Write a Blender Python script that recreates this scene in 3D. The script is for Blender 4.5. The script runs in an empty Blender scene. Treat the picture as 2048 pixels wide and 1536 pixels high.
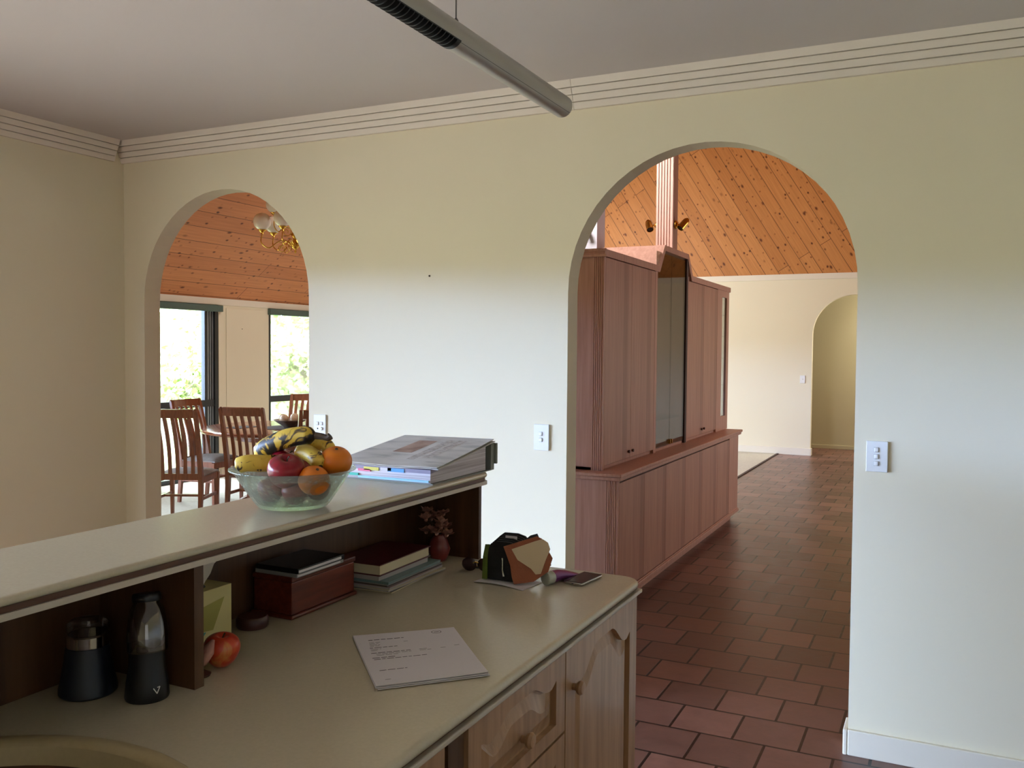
import bpy, bmesh, math, random
from mathutils import Vector, Matrix, Euler
from mathutils.geometry import tessellate_polygon

random.seed(7)
SC = bpy.context.scene
COL = SC.collection
PI = math.pi

# ------------------------------------------------------------------ materials
def lin(c):
    def f(v):
        v /= 255.0
        return v / 12.92 if v <= 0.04045 else ((v + 0.055) / 1.055) ** 2.4
    return (f(c[0]), f(c[1]), f(c[2]), 1.0)

MATS = {}
def base_mat(name):
    m = bpy.data.materials.new(name); m.use_nodes = True
    nt = m.node_tree; b = nt.nodes['Principled BSDF']
    MATS[name] = m
    return m, nt, b

def N(nt, typ, **kw):
    n = nt.nodes.new(typ)
    for k, v in kw.items():
        if k.startswith('_'): setattr(n, k[1:], v)
        else: n.inputs[k].default_value = v
    return n

def ramp(nt, fac, stops):
    r = nt.nodes.new('ShaderNodeValToRGB')
    e = r.color_ramp.elements
    while len(e) < len(stops): e.new(0.5)
    for i, (p, c) in enumerate(stops):
        e[i].position = p; e[i].color = c
    nt.links.new(fac, r.inputs['Fac'])
    return r

def mixc(nt, fac, a, b, mode='MIX'):
    n = nt.nodes.new('ShaderNodeMix'); n.data_type = 'RGBA'; n.blend_type = mode
    for sock, v in ((n.inputs[0], fac), (n.inputs[6], a), (n.inputs[7], b)):
        if hasattr(v, 'is_output'): nt.links.new(v, sock)
        else: sock.default_value = v
    return n.outputs[2]

def scaled(c, k): return (min(1, c[0]*k), min(1, c[1]*k), min(1, c[2]*k), 1)

def plain(name, rgb, rough=0.5, metal=0.0, var=0.06, vscale=8.0, bump=0.0, bscale=60.0, coat=0.0, spec=0.5):
    """paint, plastic, fabric, metal: a noise-mottled colour with an optional fine bump"""
    m, nt, b = base_mat(name)
    c = lin(rgb)
    tc = N(nt, 'ShaderNodeTexCoord')
    nz = N(nt, 'ShaderNodeTexNoise', Scale=vscale, Detail=4.0)
    nt.links.new(tc.outputs['Object'], nz.inputs['Vector'])
    r = ramp(nt, nz.outputs['Fac'], [(0.3, scaled(c, 1-var)), (0.7, scaled(c, 1+var))])
    nt.links.new(r.outputs['Color'], b.inputs['Base Color'])
    b.inputs['Roughness'].default_value = rough
    b.inputs['Metallic'].default_value = metal
    b.inputs['Specular IOR Level'].default_value = spec
    if coat: b.inputs['Coat Weight'].default_value = coat; b.inputs['Coat Roughness'].default_value = 0.15
    if bump:
        n2 = N(nt, 'ShaderNodeTexNoise', Scale=bscale, Detail=3.0)
        nt.links.new(tc.outputs['Object'], n2.inputs['Vector'])
        bp = N(nt, 'ShaderNodeBump', Strength=bump, Distance=0.01)
        nt.links.new(n2.outputs['Fac'], bp.inputs['Height'])
        nt.links.new(bp.outputs['Normal'], b.inputs['Normal'])
    return m

def wood(name, dark, light, axis='z', stretch=18.0, scale=3.0, rough=0.45, spec=0.4, bands=None, coat=0.0):
    """grain stretched along one object axis; bands=(axis, width) adds alternating board tones"""
    m, nt, b = base_mat(name)
    tc = N(nt, 'ShaderNodeTexCoord')
    mp = N(nt, 'ShaderNodeMapping')
    s = [stretch, stretch, stretch]; s['xyz'.index(axis)] = 1.0
    mp.inputs['Scale'].default_value = s
    nt.links.new(tc.outputs['Object'], mp.inputs['Vector'])
    nz = N(nt, 'ShaderNodeTexNoise', Scale=scale, Detail=6.0, Roughness=0.6, Distortion=0.3)
    nt.links.new(mp.outputs['Vector'], nz.inputs['Vector'])
    r = ramp(nt, nz.outputs['Fac'], [(0.3, lin(dark)), (0.68, lin(light))])
    col = r.outputs['Color']
    if bands:
        sep = N(nt, 'ShaderNodeSeparateXYZ'); nt.links.new(tc.outputs['Object'], sep.inputs[0])
        mu = N(nt, 'ShaderNodeMath', _operation='MULTIPLY_ADD'); mu.inputs[1].default_value = 1.0/bands[1]; mu.inputs[2].default_value = bands[2]/bands[1]
        nt.links.new(sep.outputs['xyz'.index(bands[0])], mu.inputs[0])
        fl = N(nt, 'ShaderNodeMath', _operation='FRACT'); nt.links.new(mu.outputs[0], fl.inputs[0])
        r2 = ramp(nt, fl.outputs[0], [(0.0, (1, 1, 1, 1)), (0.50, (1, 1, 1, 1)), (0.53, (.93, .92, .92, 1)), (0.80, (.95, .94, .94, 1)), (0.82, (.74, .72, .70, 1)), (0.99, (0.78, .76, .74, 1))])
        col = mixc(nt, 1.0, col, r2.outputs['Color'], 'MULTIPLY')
    nt.links.new(col, b.inputs['Base Color'])
    b.inputs['Roughness'].default_value = rough
    b.inputs['Specular IOR Level'].default_value = spec
    if coat: b.inputs['Coat Weight'].default_value = coat; b.inputs['Coat Roughness'].default_value = 0.12
    return m

def boards(name, udir, vdir, width, c1, c2, vphase=0.0, length=2.9):
    """knotty tongue-and-groove pine; udir runs along the boards, vdir across them"""
    m, nt, b = base_mat(name)
    tc = N(nt, 'ShaderNodeTexCoord')
    def dot(d):
        n = N(nt, 'ShaderNodeVectorMath', _operation='DOT_PRODUCT'); n.inputs[1].default_value = d
        nt.links.new(tc.outputs['Object'], n.inputs[0]); return n.outputs['Value']
    u, v0 = dot(udir), dot(vdir)
    ad = N(nt, 'ShaderNodeMath', _operation='ADD'); ad.inputs[1].default_value = vphase
    nt.links.new(v0, ad.inputs[0]); v = ad.outputs[0]
    cb = N(nt, 'ShaderNodeCombineXYZ'); nt.links.new(u, cb.inputs[0]); nt.links.new(v, cb.inputs[1])
    br = nt.nodes.new('ShaderNodeTexBrick')
    br.offset = 0.37; br.offset_frequency = 2
    br.inputs['Scale'].default_value = 1.0
    br.inputs['Brick Width'].default_value = length
    br.inputs['Row Height'].default_value = width
    br.inputs['Mortar Size'].default_value = 0.0042
    br.inputs['Mortar Smooth'].default_value = 0.3
    br.inputs['Bias'].default_value = -0.1
    br.inputs['Color1'].default_value = lin(c1); br.inputs['Color2'].default_value = lin(c2)
    br.inputs['Mortar'].default_value = scaled(lin(c1), 0.22)
    nt.links.new(cb.outputs[0], br.inputs['Vector'])
    # grain
    mp = N(nt, 'ShaderNodeMapping'); mp.inputs['Scale'].default_value = (1.2, 26.0, 1.0)
    nt.links.new(cb.outputs[0], mp.inputs['Vector'])
    nz = N(nt, 'ShaderNodeTexNoise', Scale=1.6, Detail=5.0, Distortion=0.4)
    nt.links.new(mp.outputs['Vector'], nz.inputs['Vector'])
    gr = ramp(nt, nz.outputs['Fac'], [(0.3, (0.80, 0.76, 0.72, 1)), (0.65, (1, 1, 1, 1))])
    col = mixc(nt, 0.8, br.outputs['Color'], gr.outputs['Color'], 'MULTIPLY')
    # knots
    for sc, lo, hi, k in (((4.6, 6.3, 1), 0.045, 0.12, 0.34), ((2.3, 4.1, 1), 0.035, 0.095, 0.42), ((7.1, 8.3, 1), 0.05, 0.13, 0.6)):
        mk = N(nt, 'ShaderNodeMapping'); mk.inputs['Scale'].default_value = sc; mk.inputs['Location'].default_value = (sc[0], .3, 0)
        nt.links.new(cb.outputs[0], mk.inputs['Vector'])
        vo = nt.nodes.new('ShaderNodeTexVoronoi'); vo.voronoi_dimensions = '2D'; vo.inputs['Scale'].default_value = 1.0
        nt.links.new(mk.outputs['Vector'], vo.inputs['Vector'])
        kr = ramp(nt, vo.outputs['Distance'], [(lo, scaled((0.62, .42, .34, 1), k)), (hi, (1, 1, 1, 1))])
        sc_ = N(nt, 'ShaderNodeSeparateColor'); nt.links.new(vo.outputs['Color'], sc_.inputs[0])
        ms = N(nt, 'ShaderNodeMapRange'); ms.inputs['From Min'].default_value = 0.45; ms.inputs['From Max'].default_value = 0.85
        nt.links.new(sc_.outputs[0], ms.inputs['Value'])
        col = mixc(nt, ms.outputs[0], col, mixc(nt, 1.0, col, kr.outputs['Color'], 'MULTIPLY'))
    nt.links.new(col, b.inputs['Base Color'])
    b.inputs['Roughness'].default_value = 0.5
    b.inputs['Specular IOR Level'].default_value = 0.25
    return m

def tiles(name):
    m, nt, b = base_mat(name)
    tc = N(nt, 'ShaderNodeTexCoord')
    mp = N(nt, 'ShaderNodeMapping')
    mp.inputs['Location'].default_value = (-(3.378 - 0.2575*14), 0.0755 + 0.2575*2*10, 0)
    nt.links.new(tc.outputs['Object'], mp.inputs['Vector'])
    # wobble the joints a little, as hand-laid quarry tiles are
    br = nt.nodes.new('ShaderNodeTexBrick'); br.offset = 0.5; br.offset_frequency = 2
    br.inputs['Scale'].default_value = 1.0
    br.inputs['Brick Width'].default_value = 0.2575; br.inputs['Row Height'].default_value = 0.2575
    br.inputs['Mortar Size'].default_value = 0.0062; br.inputs['Mortar Smooth'].default_value = 0.15
    br.inputs['Color1'].default_value = lin((146, 104, 92)); br.inputs['Color2'].default_value = lin((104, 74, 65))
    br.inputs['Mortar'].default_value = lin((24, 16, 14))
    nt.links.new(mp.outputs['Vector'], br.inputs['Vector'])
    nz = N(nt, 'ShaderNodeTexNoise', Scale=11.0, Detail=8.0, Roughness=0.66, Distortion=0.35)
    nt.links.new(tc.outputs['Object'], nz.inputs['Vector'])
    gr = ramp(nt, nz.outputs['Fac'], [(0.32, (0.62, 0.58, 0.56, 1)), (0.68, (1.0, 1.0, 1.0, 1))])
    col = mixc(nt, 0.9, br.outputs['Color'], gr.outputs['Color'], 'MULTIPLY')
    nt.links.new(col, b.inputs['Base Color'])
    rr = ramp(nt, nz.outputs['Fac'], [(0.3, (0.30,)*3 + (1,)), (0.7, (0.42,)*3 + (1,))])
    nt.links.new(rr.outputs['Color'], b.inputs['Roughness'])
    b.inputs['Specular IOR Level'].default_value = 0.55
    mh = N(nt, 'ShaderNodeMath', _operation='MULTIPLY'); mh.inputs[1].default_value = 0.35
    nt.links.new(nz.outputs['Fac'], mh.inputs[0])
    sub = N(nt, 'ShaderNodeMath', _operation='SUBTRACT')
    nt.links.new(mh.outputs[0], sub.inputs[0]); nt.links.new(br.outputs['Fac'], sub.inputs[1])
    bp = N(nt, 'ShaderNodeBump', Strength=0.6, Distance=0.006)
    nt.links.new(sub.outputs[0], bp.inputs['Height']); nt.links.new(bp.outputs['Normal'], b.inputs['Normal'])
    return m

def pane(name, tint=(0.95, 0.97, 0.96), gloss=0.06, frost=0.0, frost_rgb=(200, 215, 205), rough=0.02):
    """thin glass: see-through with a fresnel sheen, optionally a bit of frosting"""
    m, nt, b = base_mat(name)
    out = nt.nodes['Material Output']
    tr = N(nt, 'ShaderNodeBsdfTransparent'); tr.inputs['Color'].default_value = (*tint, 1)
    gl = N(nt, 'ShaderNodeBsdfGlossy', Roughness=rough)
    lw = N(nt, 'ShaderNodeLayerWeight', Blend=0.25)
    mu = N(nt, 'ShaderNodeMath', _operation='MULTIPLY_ADD'); mu.inputs[1].default_value = 0.55; mu.inputs[2].default_value = gloss
    nt.links.new(lw.outputs['Fresnel'], mu.inputs[0])
    mx = N(nt, 'ShaderNodeMixShader')
    nt.links.new(mu.outputs[0], mx.inputs[0]); nt.links.new(tr.outputs[0], mx.inputs[1]); nt.links.new(gl.outputs[0], mx.inputs[2])
    last = mx.outputs[0]
    if frost:
        df = N(nt, 'ShaderNodeBsdfDiffuse'); df.inputs['Color'].default_value = lin(frost_rgb)
        tl = N(nt, 'ShaderNodeBsdfTranslucent'); tl.inputs['Color'].default_value = lin(frost_rgb)
        m1 = N(nt, 'ShaderNodeMixShader', Fac=0.5)
        nt.links.new(df.outputs[0], m1.inputs[1]); nt.links.new(tl.outputs[0], m1.inputs[2])
        m2 = N(nt, 'ShaderNodeMixShader', Fac=frost)
        nt.links.new(last, m2.inputs[1]); nt.links.new(m1.outputs[0], m2.inputs[2]); last = m2.outputs[0]
        tc = N(nt, 'ShaderNodeTexCoord')
        vo = N(nt, 'ShaderNodeTexVoronoi', Scale=70.0); nt.links.new(tc.outputs['Object'], vo.inputs['Vector'])
        bp = N(nt, 'ShaderNodeBump', Strength=0.6, Distance=0.004)
        nt.links.new(vo.outputs['Distance'], bp.inputs['Height'])
        nt.links.new(bp.outputs['Normal'], gl.inputs['Normal'])
    nt.links.new(last, out.inputs['Surface'])
    return m

def two_tone(name, stops, scale=12.0, rough=0.45, distortion=0.5, detail=5.0, stretch=(1, 1, 1), bump=0.0, spec=0.5):
    m, nt, b = base_mat(name)
    tc = N(nt, 'ShaderNodeTexCoord')
    mp = N(nt, 'ShaderNodeMapping'); mp.inputs['Scale'].default_value = stretch
    nt.links.new(tc.outputs['Object'], mp.inputs['Vector'])
    nz = N(nt, 'ShaderNodeTexNoise', Scale=scale, Detail=detail, Distortion=distortion)
    nt.links.new(mp.outputs['Vector'], nz.inputs['Vector'])
    r = ramp(nt, nz.outputs['Fac'], [(p, lin(c)) for p, c in stops])
    nt.links.new(r.outputs['Color'], b.inputs['Base Color'])
    b.inputs['Roughness'].default_value = rough; b.inputs['Specular IOR Level'].default_value = spec
    if bump:
        bp = N(nt, 'ShaderNodeBump', Strength=bump, Distance=0.004)
        nt.links.new(nz.outputs['Fac'], bp.inputs['Height']); nt.links.new(bp.outputs['Normal'], b.inputs['Normal'])
    return m

PITCH = math.radians(37)
CP, SP = math.cos(PITCH), math.sin(PITCH)
GU = Vector((1.238, 0, -2.0)).normalized(); GV = Vector((GU.z, 0, -GU.x)) * -1

plain('wall_paint', (228, 219, 193), 0.72, var=0.012, vscale=1.3, bump=0.03, bscale=220, spec=0.25)
plain('ceiling_paint', (206, 200, 198), 0.85, var=0.015, vscale=1.1, bump=0.03, bscale=180, spec=0.15)
plain('cornice_paint', (228, 219, 206), 0.6, var=0.012, vscale=3, spec=0.25)
plain('trim_paint', (226, 218, 200), 0.5, var=0.015, vscale=3, spec=0.3)
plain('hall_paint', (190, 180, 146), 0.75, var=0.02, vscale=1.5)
plain('carpet_pile', (206, 203, 188), 0.95, var=0.07, vscale=40, bump=0.4, bscale=300, spec=0.05)
tiles('quarry_tiles')
boards('pine_rake', (0, 1, 0), (CP, 0, SP), 0.2135, (204, 130, 80), (190, 116, 68), vphase=3.6*CP - 2.157*SP - 0.0265)
boards('pine_gable', tuple(GU), tuple(GV), 0.1785, (198, 136, 76), (182, 120, 62), vphase=0.1014, length=3.7)
wood('pink_timber', (184, 138, 120), (206, 160, 142), 'z', 22, 2.4, 0.42)
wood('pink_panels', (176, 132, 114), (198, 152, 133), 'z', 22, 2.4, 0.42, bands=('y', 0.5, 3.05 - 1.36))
plain('groove_dark', (58, 30, 24), 0.6)
wood('honey_oak', (148, 110, 78), (182, 142, 106), 'z', 14, 2.5, 0.38, coat=0.15)
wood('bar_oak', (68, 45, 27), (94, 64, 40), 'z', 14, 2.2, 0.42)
plain('laminate', (197, 186, 162), 0.24, var=0.03, vscale=160, spec=0.5)
plain('strip_cream', (196, 184, 168), 0.4)
plain('brown_groove', (86, 52, 32), 0.5)
plain('sink_composite', (176, 158, 120), 0.35, var=0.03, vscale=120)
wood('jarrah', (116, 64, 40), (150, 90, 60), 'z', 16, 4.0, 0.32, coat=0.25)
wood('jarrah_top', (136, 78, 54), (166, 104, 76), 'x', 16, 3.0, 0.18, coat=0.4)
plain('seat_fabric', (150, 146, 142), 0.9, var=0.1, vscale=30, bump=0.3, bscale=400, spec=0.1)
plain('black_frame', (24, 27, 28), 0.4)
plain('alu_frame', (150, 158, 162), 0.4, metal=0.6)
plain('blind_fabric', (84, 102, 92), 0.8, var=0.04, vscale=50)
pane('window_glass', (0.96, 0.98, 0.97), 0.02)
pane('smoke_glass', (0.74, 0.74, 0.70), 0.09)
pane('clear_glass', (0.93, 0.96, 0.95), 0.04)
pane('bowl_glass', (0.93, 0.97, 0.94), 0.08, frost=0.05, frost_rgb=(190, 215, 200), rough=0.08)
pane('cup_glass', (0.62, 0.58, 0.58), 0.12, rough=0.05)
plain('globe_opal', (238, 226, 210), 0.15, var=0.01, spec=0.6)
plain('brass', (205, 160, 70), 0.2, metal=1.0)
plain('chrome', (200, 200, 200), 0.12, metal=1.0)
plain('black_plastic', (16, 17, 20), 0.38, var=0.1)
plain('blue_black', (18, 24, 34), 0.45, var=0.1)
plain('switch_white', (232, 232, 228), 0.35, var=0.005)
plain('switch_shade', (186, 188, 188), 0.5)
plain('tube_grey', (176, 170, 160), 0.38, metal=0.25, var=0.02)
plain('grille_black', (14, 14, 15), 0.45)
plain('wire_grey', (90, 88, 85), 0.4, metal=0.6)
plain('lilac_post', (206, 200, 208), 0.6, var=0.02)
plain('brick_pink', (176, 128, 118), 0.9, var=0.12, vscale=20)
two_tone('apple_skin', [(0.35, (176, 40, 28)), (0.55, (200, 70, 40)), (0.68, (206, 140, 70))], 14, 0.28, stretch=(2, 2, .7))
two_tone('apple_dark', [(0.3, (98, 8, 26)), (0.6, (142, 18, 36)), (0.8, (170, 60, 50))], 9, 0.28, stretch=(3, 3, 1))
two_tone('plum_skin', [(0.3, (120, 40, 44)), (0.7, (170, 84, 74))], 8, 0.4)
two_tone('orange_skin', [(0.3, (206, 104, 14)), (0.7, (232, 134, 26))], 4, 0.42, bump=0.15)
two_tone('banana_skin', [(0.33, (40, 30, 20)), (0.375, (120, 88, 40)), (0.41, (214, 178, 66)), (0.75, (224, 192, 84))], 34, 0.45, stretch=(1, 1, 1), distortion=1.2, detail=3)
two_tone('banana_bruised', [(0.43, (28, 26, 26)), (0.465, (100, 76, 36)), (0.50, (208, 172, 62)), (0.8, (218, 186, 80))], 22, 0.45, distortion=1.5, detail=3)
plain('stem_brown', (70, 52, 34), 0.7, var=0.2)
two_tone('newsprint', [(0.32, (160, 157, 150)), (0.45, (190, 185, 176)), (0.7, (202, 197, 188))], 7, 0.8, stretch=(1, 3.0, 1))
plain('newsprint_edge', (190, 186, 178), 0.85)
two_tone('news_photo', [(0.35, (120, 90, 76)), (0.6, (178, 150, 132))], 9, 0.8)
two_tone('news_text', [(0.42, (150, 140, 130)), (0.55, (190, 182, 172))], 60, 0.8, stretch=(1, 4, 1))
two_tone('page_block', [(0.35, (178, 166, 170)), (0.65, (222, 214, 218))], 9, 0.8, stretch=(0.3, 0.3, 22), detail=2)
plain('binder_grey', (124, 126, 116), 0.5)
plain('binder_lilac', (150, 140, 160), 0.5)
plain('tab_yellow', (214, 200, 90), 0.6); plain('tab_pink', (226, 110, 140), 0.6); plain('tab_blue', (92, 160, 214), 0.6); plain('tab_green', (60, 180, 160), 0.6)
plain('tab_cyan', (160, 210, 226), 0.6)
plain('paper_white', (220, 214, 218), 0.8, var=0.01)
plain('ink_grey', (112, 106, 108), 0.8); plain('ink_dark', (70, 66, 70), 0.8)
wood('box_mahogany', (78, 30, 20), (112, 48, 30), 'y', 14, 5.0, 0.35, coat=0.2)
plain('case_black', (22, 20, 22), 0.3); plain('case_clear', (150, 150, 150), 0.3)
plain('book_maroon', (78, 18, 24), 0.4); plain('book_pages', (206, 194, 160), 0.8)
plain('mag_teal', (110, 134, 132), 0.4); plain('mag_grey', (168, 160, 156), 0.45); plain('mag_dark', (74, 66, 60), 0.45); plain('mag_cream', (196, 184, 150), 0.45); plain('mag_pink', (150, 120, 116), 0.45)
two_tone('petal_dusty', [(0.3, (140, 88, 76)), (0.7, (196, 144, 124))], 30, 0.8)
plain('vase_red', (120, 50, 44), 0.3)
plain('tissue_card', (206, 190, 128), 0.55); plain('tissue_olive', (158, 148, 70), 0.55); plain('tissue_teal', (70, 140, 124), 0.55); plain('tissue_paper', (214, 204, 192), 0.9)
plain('disc_brown', (66, 34, 26), 0.45)
plain('leather_black', (20, 20, 22), 0.5, bump=0.2, bscale=160); plain('leather_green', (86, 104, 30), 0.5, bump=0.2, bscale=160)
plain('leather_tan', (150, 78, 44), 0.55, bump=0.2, bscale=200); plain('leather_cream', (206, 182, 148), 0.6, bump=0.1, bscale=200)
plain('purple_foil', (122, 60, 112), 0.25, metal=0.3); plain('cap_silver', (176, 178, 164), 0.35, metal=0.3)
plain('phone_glass', (22, 18, 20), 0.12); plain('phone_steel', (178, 172, 166), 0.25, metal=0.9)
plain('lens_brown', (60, 40, 38), 0.12)
two_tone('bowl_ceramic', [(0.3, (120, 104, 92)), (0.7, (150, 134, 120))], 20, 0.6)
two_tone('ball_gold', [(0.3, (186, 150, 110)), (0.7, (232, 214, 184))], 8, 0.25)
plain('woven_mat', (74, 62, 54), 0.9, var=0.2, vscale=60, bump=0.5, bscale=120)
two_tone('leaf_green', [(0.3, (150, 178, 112)), (0.7, (204, 220, 152))], 0.6, 0.7)
two_tone('leaf_pale', [(0.3, (186, 204, 150)), (0.7, (232, 238, 200))], 0.6, 0.7)
two_tone('bark_pale', [(0.3, (150, 138, 126)), (0.7, (196, 186, 172))], 5, 0.9)
two_tone('lawn', [(0.3, (110, 124, 82)), (0.7, (140, 152, 104))], 1.5, 0.9)
two_tone('paving', [(0.3, (190, 176, 160)), (0.7, (206, 194, 178))], 3, 0.9)
plain('hole_dark', (40, 32, 26), 0.8)
M = MATS
SKY = 82.0; GLOW = 110.0; GLOW_MIN = 0.80; GLOW_DIR = (-.80, -.60, .10)

# ------------------------------------------------------------------ mesh helpers
class MB:
    """collects shapes that become ONE mesh object"""
    def __init__(s): s.bm = bmesh.new()
    def box(s, x0, x1, y0, y1, z0, z1, bev=0.0, seg=2, rot=None, at=None):
        b = bmesh.new()
        bmesh.ops.create_cube(b, size=1.0)
        for v in b.verts:
            v.co = Vector(((x0+x1)/2 + v.co.x*(x1-x0), (y0+y1)/2 + v.co.y*(y1-y0), (z0+z1)/2 + v.co.z*(z1-z0)))
        if bev:
            bmesh.ops.bevel(b, geom=list(b.edges), offset=bev, segments=seg, profile=0.5, affect='EDGES')
        if rot is not None or at is not None: s._place(b, rot, at)
        return s._merge(b)
    def _place(s, b, rot, at):
        mat = Matrix.Translation(at or (0, 0, 0)) @ (Euler(rot).to_matrix().to_4x4() if rot else Matrix())
        bmesh.ops.transform(b, matrix=mat, verts=b.verts)
    def _merge(s, b):
        me = bpy.data.meshes.new('tmp'); b.to_mesh(me); b.free()
        s.bm.from_mesh(me); bpy.data.meshes.remove(me); return s
    def poly(s, loops, axis, d0, d1, bev=0.0):
        """extrude a 2D outline with holes. axis 'y': (x,z) outline; 'x': (y,z); 'z': (x,y)"""
        def p3(p, d):
            return {'y': (p[0], d, p[1]), 'x': (d, p[0], p[1]), 'z': (p[0], p[1], d)}[axis]
        b = bmesh.new()
        pts = [p for l in loops for p in l]
        tris = tessellate_polygon([[Vector((p[0], p[1], 0)) for p in l] for l in loops])
        A = [b.verts.new(p3(p, d0)) for p in pts]; B = [b.verts.new(p3(p, d1)) for p in pts]
        for t in tris:
            try:
                b.faces.new([A[i] for i in t]); b.faces.new([B[i] for i in reversed(t)])
            except ValueError: pass
        o = 0
        for l in loops:
            n = len(l)
            for i in range(n):
                j = (i+1) % n
                b.faces.new([A[o+i], A[o+j], B[o+j], B[o+i]])
            o += n
        bmesh.ops.recalc_face_normals(b, faces=b.faces)
        return s._merge(b)
    def lathe(s, prof, at=(0, 0, 0), seg=32, rot=None, ell=(1, 1)):
        """prof: (radius, z) pairs"""
        b = bmesh.new(); rings = []
        for r, z in prof:
            if r <= 1e-6: rings.append([b.verts.new((0, 0, z))])
            else: rings.append([b.verts.new((r*ell[0]*math.cos(2*PI*k/seg), r*ell[1]*math.sin(2*PI*k/seg), z)) for k in range(seg)])
        for a, c in zip(rings, rings[1:]):
            if len(a) == 1 and len(c) == 1: continue
            for k in range(seg):
                q = (k+1) % seg
                if len(a) == 1: b.faces.new([a[0], c[q], c[k]])
                elif len(c) == 1: b.faces.new([a[k], a[q], c[0]])
                else: b.faces.new([a[k], a[q], c[q], c[k]])
        bmesh.ops.recalc_face_normals(b, faces=b.faces)
        s._place(b, rot, at)
        return s._merge(b)
    def tube(s, pts, rad, seg=12, caps=True, flat=1.0):
        """a round bar along pts; rad: number or one per point"""
        pts = [Vector(p) for p in pts]; n = len(pts)
        rad = [rad]*n if not hasattr(rad, '__len__') else rad
        b = bmesh.new(); rings = []
        up = None
        for i, p in enumerate(pts):
            t = (pts[min(i+1, n-1)] - pts[max(i-1, 0)]).normalized()
            if up is None: up = Vector((0, 0, 1)) if abs(t.z) < 0.9 else Vector((1, 0, 0))
            sd = t.cross(up).normalized(); up = sd.cross(t).normalized()
            rings.append([b.verts.new(p + (sd*math.cos(2*PI*k/seg) + up*math.sin(2*PI*k/seg)*flat)*rad[i]) for k in range(seg)])
        for a, c in zip(rings, rings[1:]):
            for k in range(seg):
                q = (k+1) % seg; b.faces.new([a[k], a[q], c[q], c[k]])
        if caps:
            b.faces.new(list(reversed(rings[0]))); b.faces.new(rings[-1])
        bmesh.ops.recalc_face_normals(b, faces=b.faces)
        return s._merge(b)
    def beam(s, pts, wx, wy, side=(1, 0, 0)):
        """a rectangular bar along pts: wx across `side`, wy across the other; each a number or one per point"""
        pts = [Vector(p) for p in pts]; n = len(pts)
        wx = [wx]*n if not hasattr(wx, '__len__') else wx
        wy = [wy]*n if not hasattr(wy, '__len__') else wy
        b = bmesh.new(); rings = []; sd = Vector(side).normalized()
        for i, p in enumerate(pts):
            t = (pts[min(i+1, n-1)] - pts[max(i-1, 0)]).normalized()
            o = t.cross(sd).normalized()
            rings.append([b.verts.new(p + sd*a*wx[i]/2 + o*c*wy[i]/2) for a, c in ((-1, -1), (1, -1), (1, 1), (-1, 1))])
        for a, c in zip(rings, rings[1:]):
            for k in range(4):
                q = (k+1) % 4; b.faces.new([a[k], a[q], c[q], c[k]])
        b.faces.new(list(reversed(rings[0]))); b.faces.new(rings[-1])
        bmesh.ops.recalc_face_normals(b, faces=b.faces)
        return s._merge(b)
    def quad(s, a, c, d, e):
        b = bmesh.new(); b.faces.new([b.verts.new(p) for p in (a, c, d, e)]); return s._merge(b)
    def grid(s, fn, nu, nv, thick=0.0):
        """a surface fn(u,v) -> point, u,v in 0..1; thick: a second skin below"""
        b = bmesh.new()
        def lay(dz): return [[b.verts.new(Vector(fn(i/nu, j/nv)) - Vector((0, 0, dz))) for j in range(nv+1)] for i in range(nu+1)]
        T = lay(0)
        for i in range(nu):
            for j in range(nv): b.faces.new([T[i][j], T[i+1][j], T[i+1][j+1], T[i][j+1]])
        if thick:
            L = lay(thick)
            for i in range(nu):
                for j in range(nv): b.faces.new([L[i][j], L[i][j+1], L[i+1][j+1], L[i+1][j]])
            for i in range(nu):
                b.faces.new([T[i][0], L[i][0], L[i+1][0], T[i+1][0]]); b.faces.new([T[i][nv], T[i+1][nv], L[i+1][nv], L[i][nv]])
            for j in range(nv):
                b.faces.new([T[0][j], T[0][j+1], L[0][j+1], L[0][j]]); b.faces.new([T[nu][j], L[nu][j], L[nu][j+1], T[nu][j+1]])
        bmesh.ops.recalc_face_normals(b, faces=b.faces)
        return s._merge(b)
    def sphere(s, c, r, sc=(1, 1, 1), u=24, v=16):
        b = bmesh.new(); bmesh.ops.create_uvsphere(b, u_segments=u, v_segments=v, radius=r)
        for w in b.verts: w.co = Vector((w.co.x*sc[0]+c[0], w.co.y*sc[1]+c[1], w.co.z*sc[2]+c[2]))
        return s._merge(b)
    def build(s, name, mat, parent=None, smooth=False, world=True):
        """world=True: coordinates are the room's; they are made relative to the parent's base"""
        me = bpy.data.meshes.new(name); s.bm.to_mesh(me); s.bm.free()
        o = bpy.data.objects.new(name, me); COL.objects.link(o)
        if mat is not None: me.materials.append(mat)
        if smooth:
            for p in me.polygons: p.use_smooth = True
            if smooth != 'all':
                me.set_sharp_from_angle(angle=math.radians(40))
        if parent is not None:
            o.parent = parent
            if world:
                off = Vector((0, 0, 0)); q = parent
                while q is not None: off += q.location; q = q.parent
                me.transform(Matrix.Translation(-off))
        return o

def thing(name, label, cat, loc=(0, 0, 0), rotz=0.0, group=None):
    o = bpy.data.objects.new(name, None); COL.objects.link(o)
    o.empty_display_size = 0.1
    o.location = loc; o.rotation_euler = (0, 0, rotz)
    o['label'] = label; o['category'] = cat
    if group: o['group'] = group
    return o

def tag(o, label, cat, group=None, kind=None):
    o['label'] = label; o['category'] = cat
    if group: o['group'] = group
    if kind: o['kind'] = kind
    return o

def struct(name, mb, mat, label=None, parent=None, smooth=False):
    o = mb.build(name, mat, parent, smooth)
    if parent is None: o['kind'] = 'structure'
    if label: o['label'] = label
    return o

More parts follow.
